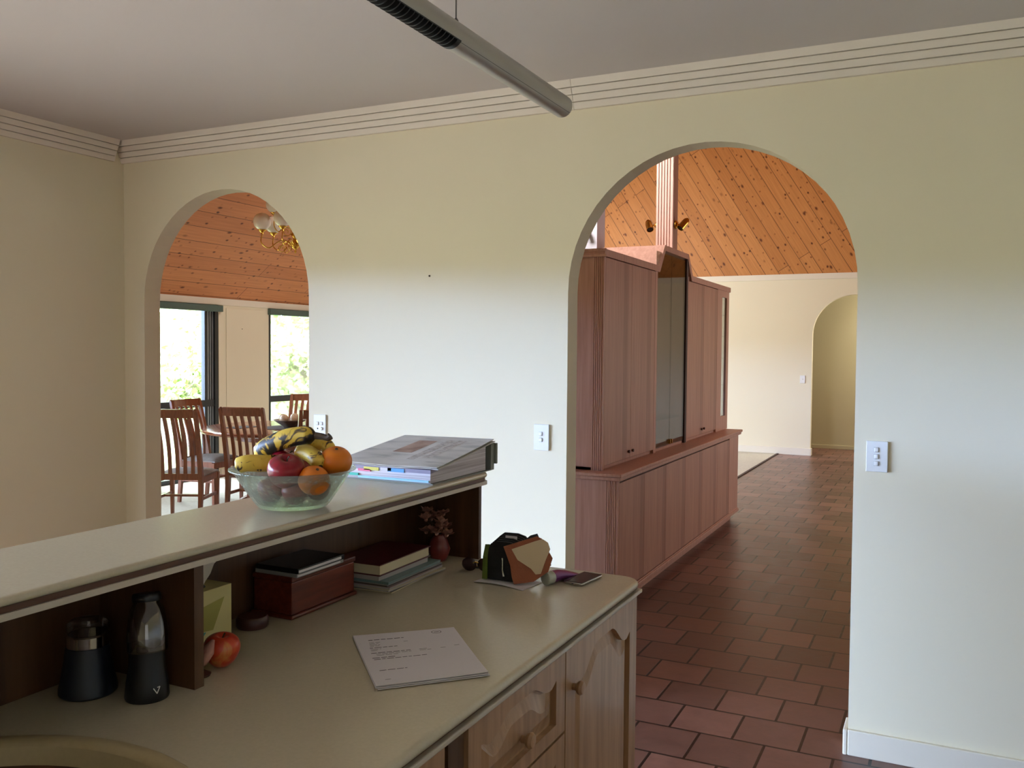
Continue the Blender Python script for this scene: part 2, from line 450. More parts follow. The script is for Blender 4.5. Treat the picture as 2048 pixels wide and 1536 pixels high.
def recentre(o):
    """put a one-mesh thing's origin at the middle of its base"""
    me = o.data
    xs = [v.co for v in me.vertices]
    c = Vector(((min(v.x for v in xs)+max(v.x for v in xs))/2, (min(v.y for v in xs)+max(v.y for v in xs))/2, min(v.z for v in xs)))
    me.transform(Matrix.Translation(-c)); o.location = o.location + c
    return o

def dup(root, loc, rotz, label, group=None):
    r = root.copy(); COL.objects.link(r); r.location = loc; r.rotation_euler = (0, 0, rotz)
    r['label'] = label
    if group: r['group'] = group
    for ch in list(root.children):
        c = ch.copy(); COL.objects.link(c); c.parent = r
        for g in list(ch.children):
            d = g.copy(); COL.objects.link(d); d.parent = c
    return r

def arch(x0, x1, ztop, rx=None, n=28, squash=1.0):
    """outline points of an arched opening from (x0,0) up and over to (x1,0)"""
    c = (x0+x1)/2; r = (x1-x0)/2; zs = ztop - r*squash
    pts = [(x0, 0.0)]
    for k in range(n+1):
        a = PI - PI*k/n
        pts.append((c + r*math.cos(a), zs + r*squash*math.sin(a)))
    pts.append((x1, 0.0))
    return pts

# ------------------------------------------------------------------ the setting
RIDGE_X, EAVE_X, EAVE_Z = 1.2, -3.6, 2.157
RIDGE_Z = EAVE_Z + (RIDGE_X - EAVE_X)*math.tan(PITCH)
RX = 6.0                                   # right-hand outer wall
KB = -6.6                                  # kitchen's rear wall
CEIL = 2.716
A1 = (0.157, 1.323, 2.405); A2 = (2.747, 3.937, 2.409)

# front wall between kitchen and dining room, with two arched openings down to the floor
out = [(-3.75, 0)] + arch(*A1) + arch(*A2) + [(RX+.12, 0), (RX+.12, 2.3), (RIDGE_X, RIDGE_Z+.12), (-3.75, 2.3)]
struct('wall_front', MB().poly([out], 'y', 0.0, 0.112), M['wall_paint'])
struct('wall_left', MB().poly([[(0.0, 0), (0, CEIL+.1), (KB, CEIL+.1), (KB, 0), (-5.3, 0), (-5.3, 2.10), (-1.0, 2.10), (-1.0, 0)]], 'x', -0.14, 0.0), M['wall_paint'])
struct('wall_right', MB().box(RX, RX+.12, KB, 11.9, 0, 2.9), M['wall_paint'])
struct('wall_back', MB().box(-.14, RX+.12, KB-.12, KB, 0, CEIL+.1), M['wall_paint'])
struct('ceiling', MB().box(-.14, RX+.12, KB-.12, 0.0, CEIL, CEIL+.08), M['ceiling_paint'])
struct('floor', MB().box(-.14, RX+.12, KB-.12, 11.9, -0.08, 0.0), M['quarry_tiles'])
struct('floor_carpet', MB().box(-3.6, 1.955, 0.112, 10.45, -0.01, 0.010).box(-3.75, -.14, 0, 10.6, -0.08, -0.01), M['carpet_pile'])
struct('trim_1', MB().box(1.955, 1.985, 0.112, 10.45, 0.0, 0.012), M['groove_dark'])

# stepped cornice along the front wall, in two lengths that meet in a fine seam, and along the left wall
def cornice(sign, d0, d1, axis):
    prof = [(0, CEIL), (0, 2.600)]
    for k in range(4):
        a0, b0 = 0.016 + 0.0125*k, 2.600 + 0.029*k
        a1, b1 = a0 + 0.0104, b0 + 0.0243
        prof += [(a0, b0), (a1, b1), (a1-.012, b1+.0005), (a1-.0105, b1+.0046)] if k < 3 else [(a0, b0), (a1+.001, CEIL)]
    prof = [(sign*a, b) for a, b in prof]
    if axis == 'x':      # runs along x, profile in (y,z)
        return MB().poly([prof], 'x', d0, d1)
    return MB().poly([prof], 'y', d0, d1)
struct('trim_2', cornice(-1, 0.0, 2.7715, 'x'), M['cornice_paint'])
struct('trim_3', cornice(-1, 2.7735, RX, 'x'), M['cornice_paint'])
struct('trim_4', cornice(1, KB, -0.075, 'y'), M['cornice_paint'])

# skirting boards of the kitchen side, with the return into the right jamb of the wide arch
def skirt(x0, x1, y0, y1):
    return MB().box(x0, x1, y0, y1, 0, 0.098, 0.004)
sk = MB().box(3.937, RX, -0.017, 0.0, 0, 0.1, 0.004); sk.box(3.920, 3.937, -0.017, 0.112, 0, 0.1, 0.004)
struct('baseboard_front', sk, M['trim_paint'])
sk = MB().box(0, 0.157, -0.017, 0, 0, .1, .004).box(1.323, 2.747, -0.017, 0.0, 0, 0.1, 0.004)
struct('baseboard_middle', sk, M['trim_paint'])
struct('baseboard_left', MB().box(0, 0.017, -1.0, -0.017, 0, .1, .004), M['trim_paint'])

# dining room: left wall with full-height windows
WIN = [(1.25, 2.40), (3.28, 4.44), (5.32, 6.48), (7.35, 8.50)]
loop = [(0.112, 0)]
for a, b in WIN: loop += [(a, 0.0), (a, 2.077), (b, 2.077), (b, 0.0)]
loop += [(10.6, 0), (10.6, 2.45), (0.112, 2.45)]
struct('wall_dining', MB().poly([loop], 'x', -3.69, -3.6), M['wall_paint'])
struct('wall_outer', MB().poly([[(p[0], p[1]) if p[1] != 2.45 else (p[0], 2.2) for p in loop]], 'x', -3.84, -3.69), M['brick_pink'])
struct('trim_5', MB().box(-3.6, -3.592, 4.56, 5.22, 0.1, 2.045, 0.003), M['wall_paint'])
struct('baseboard_dining', MB().box(-3.6, -3.584, 4.46, 5.30, 0, .1, .004), M['trim_paint'])
# far wall with its arch, and the pine gable above it
FY = 10.45
out = [(-3.7, 0)] + arch(2.447, 3.637, 2.431) + [(RX, 0), (RX, 2.76), (-3.7, 2.76)]
struct('wall_far', MB().poly([out], 'y', FY, FY+.11), M['wall_paint'])
struct('trim_6', MB().box(-3.59, RX, FY-.012, FY, 2.672, 2.758, .002), M['trim_paint'])
struct('wall_gable', MB().poly([[(-3.7, 2.76), (RX, 2.76), (RX, 2.9), (RIDGE_X, RIDGE_Z+.1), (-3.7, 2.9)]], 'y', FY, FY+.11), M['pine_gable'])
sk = MB().box(-3.58, 2.447, FY-.016, FY, 0, .11, .004).box(2.447, 2.463, FY-.016, FY+.11, 0, .11, .004).box(3.637, RX, FY-.016, FY, 0, .11, .004)
struct('baseboard_far', sk, M['trim_paint'])
# hall behind it
struct('wall_hall', MB().box(0.5, RX, 11.66, 11.76, 0, 2.6), M['hall_paint'])
struct('wall_hall_end', MB().box(0.5, .6, FY+.11, 11.66, 0, 2.6), M['hall_paint'])
struct('ceiling_hall', MB().box(0.5, RX, FY+.11, 11.76, 2.6, 2.68), M['ceiling_paint'])
struct('baseboard_hall', MB().box(.6, RX, 11.644, 11.66, 0, .062, .004), M['hall_paint'])
# raked pine ceilings
def rake(x0, z0, x1, z1): return MB().poly([[(x0, z0), (x1, z1), (x1, z1+.09), (x0, z0+.09)]], 'y', 0.10, FY+.12)
struct('ceiling_rake', rake(EAVE_X-.15, EAVE_Z-.15*math.tan(PITCH), RIDGE_X, RIDGE_Z), M['pine_rake'])
struct('ceiling_rake_right', rake(RX+.12, EAVE_Z+(0)-.02, RIDGE_X, RIDGE_Z), M['pine_rake'])
struct('trim_7', MB().box(-3.6, -3.588, .112, FY, 2.079, 2.157, .002), M['trim_paint'])

# windows of the dining room: black outer frame, sliding sash with aluminium stile, transom, glass
for i, (a, b) in enumerate(WIN):
    w = bpy.data.objects.new('window_%d' % (i+1), None); COL.objects.link(w)
    w.location = (-3.645, (a+b)/2, 0); w['kind'] = 'structure'
    f = MB()
    f.box(-3.69, -3.605, a, a+.045, 0, 2.077).box(-3.69, -3.605, b-.055, b, 0, 2.077)
    f.box(-3.69, -3.605, a, b, 2.02, 2.077).box(-3.69, -3.605, a, b, 0, .06)
    f.box(-3.68, -3.615, a, b, 0.865, 0.945).box(-3.68, -3.625, b-.20, b-.155, .06, 2.02)
    f.build('frame', M['black_frame'], w)
    MB().box(-3.672, -3.63, b-.155, b-.055, .06, 2.02).build('sash_stile', M['alu_frame'], w)
    MB().box(-3.628, -3.624, b-.128, b-.118, .06, 2.02).box(-3.628, -3.624, b-.095, b-.085, .06, 2.02).build('stile_groove', M['black_frame'], w)
    MB().box(-3.656, -3.652, a+.045, b-.055, .06, 2.02).build('glass_pane', M['window_glass'], w)
    if i in (0, 3): continue
    r = MB().box(-3.60, -3.55, a-.02, b+.03, 1.995, 2.072, .006).build('roller_blind', M['blind_fabric'])
    tag(r, 'rolled-up grey-green blind over the %s dining window' % ['', 'left', 'right', ''][i], 'blind', 'roller blinds over the dining windows')
    recentre(r)

# the kitchen's sliding doors on the left
w = bpy.data.objects.new('door_1', None); COL.objects.link(w); w.location = (-0.07, -3.15, 0); w['kind'] = 'structure'
f = MB().box(-.11, -.03, -5.3, -5.25, 0, 2.1).box(-.11, -.03, -1.05, -1.0, 0, 2.1).box(-.11, -.03, -5.3, -1.0, 2.05, 2.1).box(-.11, -.03, -5.3, -1.0, 0, .04)
f.box(-.11, -.03, -3.18, -3.12, .04, 2.05)
f.build('frame', M['black_frame'], w)
MB().box(-.073, -.067, -5.25, -1.05, .04, 2.05).build('glass_pane', M['window_glass'], w)
# roof over the verandah outside the kitchen doors
struct('verandah_roof', MB().box(-2.4, -.14, KB, -.02, 2.36, 2.44), M['trim_paint'])
struct('ground', MB().box(-70, -3.85, -.01, 80, -.5, -.25).box(-70, 60, -40, -14, -.5, -.1), M['lawn'])
struct('paving', MB().box(-8.0, -.14, -14, -.01, -.5, -.06), M['paving'])

# ------------------------------------------------------------------ kitchen bench
BZ = 0.92; BX0, BX1, BY0, BY1 = 2.76, 3.497, -4.6, -1.242
t = thing('kitchen_worktop', 'long cream laminate worktop with a rounded edge below the raised bar', 'worktop', ((BX0+BX1)/2, (BY0+BY1)/2, BZ-.04))
hole = [(3.12+.315*math.cos(2*PI*k/40), -2.955+.285*math.sin(2*PI*k/40)) for k in range(40)]
rc = .05
outl = [(BX0, BY0), (BX1-.012, BY0)] + [(BX1-.012-rc+rc*math.cos(a*PI/12), BY1-.012-rc+rc*math.sin(a*PI/12)) for a in range(7)] + [(BX0, BY1-.012)]
mb = MB().poly([outl, hole], 'z', BZ-.022, BZ)
# bullnose running along the front and the free end
edge = [(BX1-.012, BY0, BZ-.011)] + [(BX1-.012-rc+rc*math.cos(a*PI/12), BY1-.012-rc+rc*math.sin(a*PI/12), BZ-.011) for a in range(7)] + [(BX0, BY1-.012, BZ-.011)]
mb.tube(edge, 0.0112, 12)
mb.build('laminate_top', M['laminate'], t, smooth=True)
MB().box(BX0, BX1-.016, BY0, BY1-.016, BZ-.031, BZ-.022).build('edge_groove', M['brown_groove'], t)
MB().box(BX0, BX1-.004, BY0, BY1-.004, BZ-.042, BZ-.031, .003).build('edge_strip', M['strip_cream'], t)

# inset sink at the near end of the worktop
t = thing('kitchen_sink', 'oval beige composite sink set into the near end of the worktop', 'sink', (3.12, -2.955, BZ))
MB().lathe([(1.0, .001), (1.02, .006), (1.0, .010), (.93, .010), (.905, .004), (.90, -.003), (.98, -.003)], (3.12, -2.955, BZ), 56, ell=(.335, .305)).build('rim', M['sink_composite'], t, smooth='all')
MB().lathe([(.905, .004), (.87, -.03), (.80, -.15), (.70, -.165), (.2, -.17), (0, -.17)], (3.12, -2.955, BZ), 56, ell=(.335, .305)).build('bowl', M['sink_composite'], t, smooth='all')
MB().lathe([(0, .004), (.03, .004), (.042, .0)], (3.12, -2.955, BZ-.17), 24).build('drain', M['chrome'], t, smooth=True)

# base cabinets with raised, curved panels, fronts on the walkway side
FX = 3.462
def cathedral(y0, y1, z0, z1, flat):
    """panel outline with an S-curved shouldered top, in (y,z); the near and far halves mirror each other"""
    pts = [(y0, z0), (y1, z0)]
    n = 28
    for k in range(n+1):
        u = 1 - k/n; s = abs(u - .5)*2          # 0 at the middle, 1 at the sides
        h = z1 if s < .25 else z1 - (z1 - flat)*(0.5 - 0.5*math.cos(PI*min(1, (s-.25)/.55)))
        if s > .86: h = flat + .012*(s-.86)/.14
        pts.append((y0 + (y1-y0)*u, h))
    return pts
def front_panel(parent, nm, y0, y1, z0, z1, m, z_in0, z_in1, flat, knob_at, inset=.058):
    pan = cathedral(y0+inset, y1-inset, z_in0, z_in1, flat)
    d = MB().poly([[(y0, z0), (y1, z0), (y1, z1), (y0, z1)], pan], 'x', FX, FX+.020).build(nm, m, parent)
    MB().poly([cathedral(y0+inset-.004, y1-inset+.004, z_in0-.004, z_in1+.004, flat+.004)], 'x', FX, FX+.006).build('panel_recess', M['honey_oak'], d)
    g = .016
    ins = lambda q: cathedral(y0+inset+g*q, y1-inset-g*q, z_in0+g*q, z_in1-g*q, flat-g*q)
    rp = MB().poly([ins(2.3)], 'x', FX+.012, FX+.017)
    lo_, hi_ = ins(.3), ins(2.3)
    for i in range(len(lo_)):
        j = (i+1) % len(lo_)
        rp.quad((FX+.006, *lo_[i]), (FX+.006, *lo_[j]), (FX+.017, *hi_[j]), (FX+.017, *hi_[i]))
    bmesh.ops.recalc_face_normals(rp.bm, faces=rp.bm.faces)
    rp.build('raised_panel', m, d)
    ky, kz = knob_at
    MB().lathe([(0, 0), (.008, 0), (.008, .008), (.015, .014), (.017, .02), (.013, .026), (0, .028)], (FX+.020, ky, kz), 20, rot=(0, PI/2, 0)).build('knob', M['honey_oak'], d, smooth=True)
    return d
# end unit: one tall door
t = thing('base_cabinet', 'oak base cabinet with one curved-panel door at the free end of the bench', 'cabinet', (3.1, -1.53, 0))
MB().box(BX0+.02, FX, -1.784, -1.262, .1, BZ-.042).box(BX0+.05, FX-.05, -1.785, -1.29, 0, .1).build('carcass', M['honey_oak'], t)
front_panel(t, 'door', -1.778, -1.262, .12, .872, M['honey_oak'], .18, .835, .775, (-1.735, .775))
# drawer unit
t = thing('drawer_cabinet', 'oak drawer unit with shaped drawer fronts under the worktop, beside the door cabinet', 'cabinet', (3.1, -2.04, 0))
MB().box(BX0+.02, FX, -2.305, -1.787, .1, BZ-.042).box(BX0+.05, FX-.05, -2.305, -1.787, 0, .1).build('carcass', M['honey_oak'], t)
for k, (z0, z1) in enumerate([(.69, .872), (.50, .684), (.31, .494), (.12, .304)]):
    front_panel(t, 'drawer', -2.24, -1.784, z0, z1, M['honey_oak'], z0+.032, z1-.03, z1-.062, (-2.012, (z0+z1)/2-.02), .05)
MB().box(FX, FX+.014, -2.303, -2.246, .12, .872).build('filler_strip', M['bar_oak'], t)
# the unit under the sink
t = thing('sink_cabinet', 'oak cabinet under the sink at the near end of the bench', 'cabinet', (3.1, -3.4, 0))
MB().box(BX0+.02, FX, -4.55, -2.309, .1, .70).box(BX0+.05, FX-.05, -4.55, -2.309, 0, .1).box(FX-.02, FX, -4.55, -2.309, .70, BZ-.043).build('carcass', M['honey_oak'], t)
front_panel(t, 'door', -2.83, -2.325, .12, .872, M['honey_oak'], .18, .84, .77, (-2.78, .775))
front_panel(t, 'door', -3.34, -2.835, .12, .872, M['honey_oak'], .18, .84, .77, (-2.89, .775))

# raised bar: panels and its own top
t = thing('bar_upstand', 'dark oak back panel with end and divider boards carrying the raised bar', 'bar panel', (2.75, -2.9, 0))
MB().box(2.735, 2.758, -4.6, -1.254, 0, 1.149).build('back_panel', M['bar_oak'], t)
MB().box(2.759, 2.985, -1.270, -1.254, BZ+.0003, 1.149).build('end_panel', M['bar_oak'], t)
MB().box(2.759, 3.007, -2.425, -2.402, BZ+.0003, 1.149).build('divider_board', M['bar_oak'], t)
t = thing('bar_counter', 'raised cream laminate bar counter with brown groove and cream lower strip', 'counter', (2.86, -2.9, 1.149))
X0, X1, Y0, Y1 = 2.70, 3.012, -4.6, -1.24
r = .03
def bar_outline(i):
    return [(X0+i, Y0+i), (X1-i, Y0+i)] + [(X1-i-r+r*math.cos(a*PI/12), Y1-i-r+r*math.sin(a*PI/12)) for a in range(7)] + [(X0+i+r-r*math.sin(a*PI/12), Y1-i-r+r*math.cos(a*PI/12)) for a in range(7)]
mb = MB().poly([bar_outline(.008)], 'z', 1.170, 1.1852)
mb.tube([(p[0], p[1], 1.1777) for p in bar_outline(.008)[1:]] + [(X0+.008, Y0+.008, 1.1777)], .0075, 12)
mb.build('laminate_top', M['laminate'], t, smooth=True)
MB().poly([bar_outline(.007)], 'z', 1.160, 1.170).build('edge_groove', M['brown_groove'], t)
MB().poly([bar_outline(.002)], 'z', 1.1492, 1.160).build('edge_strip', M['strip_cream'], t)

# ------------------------------------------------------------------ fruit bowl on the bar
BC = (2.887, -2.004, 1.1853)
t = thing('glass_bowl', 'greenish embossed glass bowl full of fruit on the raised bar', 'bowl', BC)
prof = [(0, .004), (.078, .004), (.084, .010), (.105, .040), (.122, .066), (.132, .083), (.144, .088), (.144, .092), (.130, .088), (.117, .066), (.100, .042), (.079, .012), (0, .009)]
b = MB().lathe(prof, BC, 64)
b.build('bowl', M['bowl_glass'], t, smooth='all')

def apple(name, label, c, r, mat, rot=(0, 0, 0), group=None, squash=.92):
    t = thing(name, label, 'fruit', (c[0], c[1], c[2]-r*squash), group=group)
    pf = [(0, -.80), (.18, -.86), (.45, -.80), (.78, -.45), (.97, .05), (1.0, .3), (.9, .66), (.62, .90), (.35, .95), (.14, .82), (0, .70)]
    # smooth the profile
    P2 = []
    for i in range(len(pf)-1):
        for s_ in range(3):
            u = s_/3; p0, p1, p2, p3 = pf[max(i-1, 0)], pf[i], pf[i+1], pf[min(i+2, len(pf)-1)]
            P2.append(tuple(.5*((2*p1[k]) + (-p0[k]+p2[k])*u + (2*p0[k]-5*p1[k]+4*p2[k]-p3[k])*u*u + (-p0[k]+3*p1[k]-3*p2[k]+p3[k])*u**3) for k in (0, 1)))
    P2.append(pf[-1]); P2[0] = (0, P2[0][1]); P2[-1] = (0, P2[-1][1])
    MB().lathe([(max(0, a)*r, z*r*squash) for a, z in P2], c, 32, rot).build('flesh', mat, t, smooth='all')
    R = Euler(rot).to_matrix()
    o = Vector(c)
    MB().tube([o + R @ Vector((0, 0, r*squash*.68)), o + R @ Vector((.002, 0, r*squash*.9)), o + R @ Vector((.006, 0, r*squash*1.12))], [.0018, .0015, .002], 8).build('stem', M['stem_brown'], t, smooth=True)
    return t
def orange(name, label, c, r, group=None, rot=(0, 0, 0)):
    t = thing(name, label, 'fruit', (c[0], c[1], c[2]-r*.9), group=group)
    MB().lathe([(r*math.sin(a*PI/18), -r*.9*math.cos(a*PI/18) - (.06*r if a >= 17 else 0)) for a in range(19)], c, 32, rot).build('peel', M['orange_skin'], t, smooth='all')
    o = Vector(c) + Euler(rot).to_matrix() @ Vector((0, 0, r*.85))
    MB().lathe([(0, .002), (.003, .002), (.004, 0)], o, 10, rot).build('stem_button', M['stem_brown'], t, smooth=True)
    return t
apple('red_apple', 'large dark red apple at the front of the glass bowl', (2.905, -2.050, 1.272), .042, M['apple_dark'], (.35, .2, .3))
apple('red_apple', 'small red apple under the left end of the spotted banana', (2.842, -1.985, 1.283), .034, M['apple_dark'], (-.3, .4, 0))
apple('red_apple', 'brownish red apple between the big apple and the oranges', (2.915, -1.962, 1.262), .035, M['plum_skin'], (.5, 0, .3))
orange('orange_fruit', 'orange highest on the right side of the glass bowl', (2.962, -1.942, 1.290), .038, rot=(.3, .3, 0))
orange('orange_fruit', 'orange half sunk behind the right front rim of the bowl', (2.968, -2.030, 1.256), .036, rot=(.2, .5, 0))
apple('plum', 'plum seen through the glass at the left bottom of the bowl', (2.853, -2.040, 1.225), .031, M['plum_skin'], group=None)
apple('plum', 'plum seen through the glass at the middle bottom of the bowl', (2.915, -2.030, 1.222), .031, M['plum_skin'])
apple('plum', 'plum at the bottom of the bowl under the oranges', (2.930, -1.968, 1.224), .030, M['plum_skin'])

def banana(label, pts, r, mat, stem=None, tip=.006, flat=1.0):
    base = min(p[2] for p in pts) - r
    t = thing('banana', label, 'fruit', (pts[len(pts)//2][0], pts[len(pts)//2][1], base))
    # resample the spine smoothly
    S = []; P = [Vector(p) for p in pts]
    for i in range(len(P)-1):
        p0, p1, p2, p3 = P[max(i-1, 0)], P[i], P[i+1], P[min(i+2, len(P)-1)]
        for k in range(8):
            u = k/8; S.append(.5*((2*p1) + (-p0+p2)*u + (2*p0-5*p1+4*p2-p3)*u*u + (-p0+3*p1-3*p2+p3)*u**3))
    S.append(P[-1]); n = len(S)-1
    R = []
    for i in range(n+1):
        u = i/n; R.append(r*min(1, .25+u*6, .30+(1-u)*5) * (0.9+.1*math.sin(PI*u)))
    R[0] = tip; R[-1] = min(R[-1], .008)
    MB().tube(S, R, 10).build('peel', mat, t, smooth='all')
    if stem:
        MB().tube([S[-1]] + [Vector(p) for p in stem], [.0085] + [.0075]*(len(stem)-1) + [.009], 8).build('stem', M['stem_brown'], t, smooth=True)
    MB().sphere(S[0], .006, u=10, v=8).build('blossom_tip', M['stem_brown'], t, smooth='all')
    return t
banana('long spotted banana lying across the top of the fruit', [(2.775, -2.002, 1.298), (2.815, -2.005, 1.323), (2.865, -2.0, 1.343), (2.905, -1.99, 1.351), (2.936, -1.985, 1.352)], .0225, M['banana_bruised'], stem=[(2.955, -1.98, 1.350), (2.966, -1.978, 1.347), (2.972, -1.976, 1.352)])
banana('yellow banana with its rounded end poking over the left rim', [(2.772, -2.062, 1.279), (2.795, -2.055, 1.287), (2.825, -2.03, 1.286), (2.86, -1.99, 1.287)], .0205, M['banana_skin'], tip=.010)
banana('yellow banana lowest on the right, leaning on the orange', [(2.950, -1.985, 1.281), (2.930, -1.975, 1.297), (2.895, -1.965, 1.308), (2.862, -1.965, 1.305)], .0195, M['banana_skin'])
banana('banana behind the long spotted one, its end above the oranges', [(2.936, -1.928, 1.304), (2.918, -1.925, 1.324), (2.888, -1.935, 1.326), (2.86, -1.95, 1.316)], .0185, M['banana_skin'])

# ------------------------------------------------------------------ binder and newspaper at the far end of the bar
PX0, PX1, PY0, PY1 = 2.706, 2.992, -1.562, -1.205
PZ = 1.1853
def pile_top(y): return PZ + .043 + .042*(y-PY0)/(PY1-PY0)
t = thing('ring_binder', 'thick grey ring binder of papers with coloured index tabs lying on the bar end', 'binder', ((PX0+PX1)/2, (PY0+PY1)/2, PZ))
mb = MB().poly([[(PY0, PZ), (PY1-.01, PZ), (PY1-.01, PZ+.003), (PY0, PZ+.003)]], 'x', PX0-.012, PX1+.006)
mb.poly([[(PY1-.008, PZ), (PY1+.012, PZ), (PY1+.012, PZ+.080), (PY1-.008, PZ+.084)]], 'x', PX0, PX1+.004)
mb.box(PX0+.02, PX1+.012, PY1+.012, PY1+.022, PZ+.018, PZ+.082, .002)
mb.build('binder_cover', M['binder_grey'], t)
MB().poly([[(PY0+.004, PZ+.003), (PY1-.03, PZ+.003), (PY1-.03, pile_top(PY1)-.008), (PY0+.004, pile_top(PY0)-.014)]], 'x', PX0, PX1-.004).build('page_block', M['page_block'], t)
MB().poly([[(PY0+.001, pile_top(PY0)-.0135), (PY1-.012, pile_top(PY1)-.0075), (PY1-.012, pile_top(PY1)-.002), (PY0+.001, pile_top(PY0)-.003)]], 'x', PX0-.004, PX1-.002).build('lid_sheet', M['binder_lilac'], t)
for x0, x1, z0, z1, m in ((2.752, 2.794, .024, .031, 'tab_pink'), (2.772, 2.822, .028, .037, 'tab_yellow'), (2.828, 2.864, .030, .038, 'paper_white'), (2.852, 2.906, .028, .038, 'tab_blue'), (2.706, 2.752, .010, .017, 'tab_green'), (2.752, 2.985, .005, .011, 'tab_cyan')):
    MB().box(x0, x1, PY0-.001, PY0+.02, PZ+z0, PZ+z1).build('index_tab', M[m], t)
t = thing('newspaper', 'folded newspaper lying over the ring binder on the bar', 'newspaper', (2.85, -1.38, PZ+.05))
def news(dz):
    def fn(u, v):
        y = PY0-.012 + (PY1+.004-PY0+.012)*v
        x = PX0-.030 + (PX1+.012+.018*(1-v)-PX0+.030)*u
        return (x, y, pile_top(y) + .0035 + dz + .0022*math.sin(9*u+3*v) * (1-v)*u)
    return fn
MB().grid(news(.0), 16, 14, .002).build('lower_fold', M['newsprint_edge'], t, smooth=True)
MB().grid(lambda u, v: tuple(Vector(news(.0032)(u*.985, .006+v*.994)) + Vector((0, 0, .003*u*v))), 16, 14, .002).build('front_page', M['newsprint'], t, smooth=True)
def on_page(u0, u1, v0, v1, nm, m):
    MB().grid(lambda u, v: tuple(Vector(news(.0036)((u0+(u1-u0)*u)*.985, v0+(v1-v0)*v)) + Vector((0, 0, .003*(u0+(u1-u0)*u)*(v0+(v1-v0)*v)))), 10, 10).build(nm, M[m], t, smooth=True)
on_page(.30, .50, .40, .82, 'photo_panel', 'news_photo')
on_page(.58, .66, .2, .88, 'text_column', 'news_text'); on_page(.70, .78, .25, .88, 'text_column', 'news_text')

# ------------------------------------------------------------------ things on the worktop
Z = BZ + .0004
# loose sheets
def sheet_pt(u, v, A=(3.088, -2.047), B=(3.256, -1.897), Cc=(3.457, -2.116), D=(3.305, -2.274)):
    p = [(A[i]*(1-u)+B[i]*u)*(1-v) + (D[i]*(1-u)+Cc[i]*u)*v for i in (0, 1)]
    return p
t = thing('printed_papers', 'small stack of white printed sheets lying on the worktop', 'paper', (3.27, -2.085, Z))
def sheet(dz, du, dv, curl): return lambda u, v: (*sheet_pt(u+du, v+dv), Z + .0018 + dz + curl*(u**4*.5 + v**4))
MB().grid(sheet(0, .012, .012, .001), 8, 8, .0012).build('under_sheet', M['paper_white'], t, smooth=True)
MB().grid(sheet(.0016, -.006, .006, .002), 8, 8, .0012).build('under_sheet', M['paper_white'], t, smooth=True)
topf = sheet(.0032, 0, 0, .003)
MB().grid(topf, 10, 10, .0010).build('top_sheet', M['paper_white'], t, smooth=True)
def ink(u0, u1, v, w, m='ink_dark'):
    f = lambda u, v_: tuple(Vector(topf(u0+(u1-u0)*u, v+w*(v_-.5))) + Vector((0, 0, .0004)))
    return f
rnd = random.Random(3)
def words(u0, u1, v, w, m='ink_dark'):
    u = u0; mb = MB(); u1_ = u1
    while u < u1 - .01:
        L = min(u1-u, rnd.uniform(.03, .075)); mb.grid(ink(u, u+L, v, w), 2, 1); u += L + .012
    mb.build('text_line', M[m], t)
words(.12, .46, .135, .012); words(.10, .36, .30, .010); words(.09, .46, .405, .010); words(.08, .30, .50, .010); words(.09, .58, .53, .009); words(.09, .34, .74, .009)
for v, a, c in ((.19, .115, .22), (.215, .115, .2), (.24, .11, .21), (.265, .11, .2), (.33, .10, .2), (.355, .10, .17), (.43, .13, .46), (.455, .13, .33), (.215, .44, .48), (.405, .54, .62), (.43, .54, .66), (.42, .74, .79), (.40, .88, .93), (.91, .10, .15)):
    words(a, c, v, .007, 'ink_grey')
mb = MB()
for k in range(24):     # the round stamp at the top right
    a0, a1 = 2*PI*k/24, 2*PI*(k+1)/24
    p = lambda a, r_: topf(.80+.050*r_*math.cos(a), .075+.036*r_*math.sin(a))
    z = Vector((0, 0, .0004))
    mb.quad(*[tuple(Vector(q)+z) for q in (p(a0, 1), p(a1, 1), p(a1, .84), p(a0, .84))])
words(.775, .825, .075, .012, 'ink_grey')
mb.build('stamp_ring', M['ink_grey'], t)

# phone, torch
t = thing('smartphone', 'black smartphone with a steel edge lying near the worktop corner', 'phone', (3.358, -1.358, Z), 0)
ang = math.atan2(-1.312+1.427, 3.392-3.376)
t.rotation_euler = (0, 0, ang)
MB().box(-.058, .058, -.029, .029, .0004, .009, .0035, 3).build('case', M['phone_steel'], t, smooth=True, world=False)
MB().box(-.0575, .0575, -.0285, .0285, .0088, .0098, .0004).build('screen', M['phone_glass'], t, world=False)
MB().box(-.0585, -.0579, -.003, .003, .003, .006).build('socket', M['black_plastic'], t, world=False)
t = thing('cosmetic_tube', 'purple metallic tube with a round silver cap lying beside the phone', 'tube', (3.295, -1.41, Z))
d = (Vector((3.322, -1.300, 0)) - Vector((3.289, -1.452, 0))); d.z = 0; L = d.length; d.normalize(); side = Vector((-d.y, d.x, 0))
o0 = Vector((3.287, -1.452, Z+.0185))
def ring(dist, rx, rz, n=20): return [o0 + d*dist + side*rx*math.cos(2*PI*k/n) + Vector((0, 0, rz*math.sin(2*PI*k/n) - (.0178-rz))) for k in range(n)]
def loft(rings):
    mb = MB(); b = bmesh.new(); R = [[b.verts.new(p) for p in r] for r in rings]
    for a, c in zip(R, R[1:]):
        for k in range(len(a)):
            q = (k+1) % len(a); b.faces.new([a[k], a[q], c[q], c[k]])
    b.faces.new(list(reversed(R[0]))); b.faces.new(R[-1])
    bmesh.ops.recalc_face_normals(b, faces=b.faces); return mb._merge(b)
loft([ring(.022, .0178, .0178), ring(.05, .018, .017), ring(.09, .020, .0125), ring(.13, .022, .006), ring(.15, .0225, .0016)]).build('tube_body', M['purple_foil'], t, smooth=True)
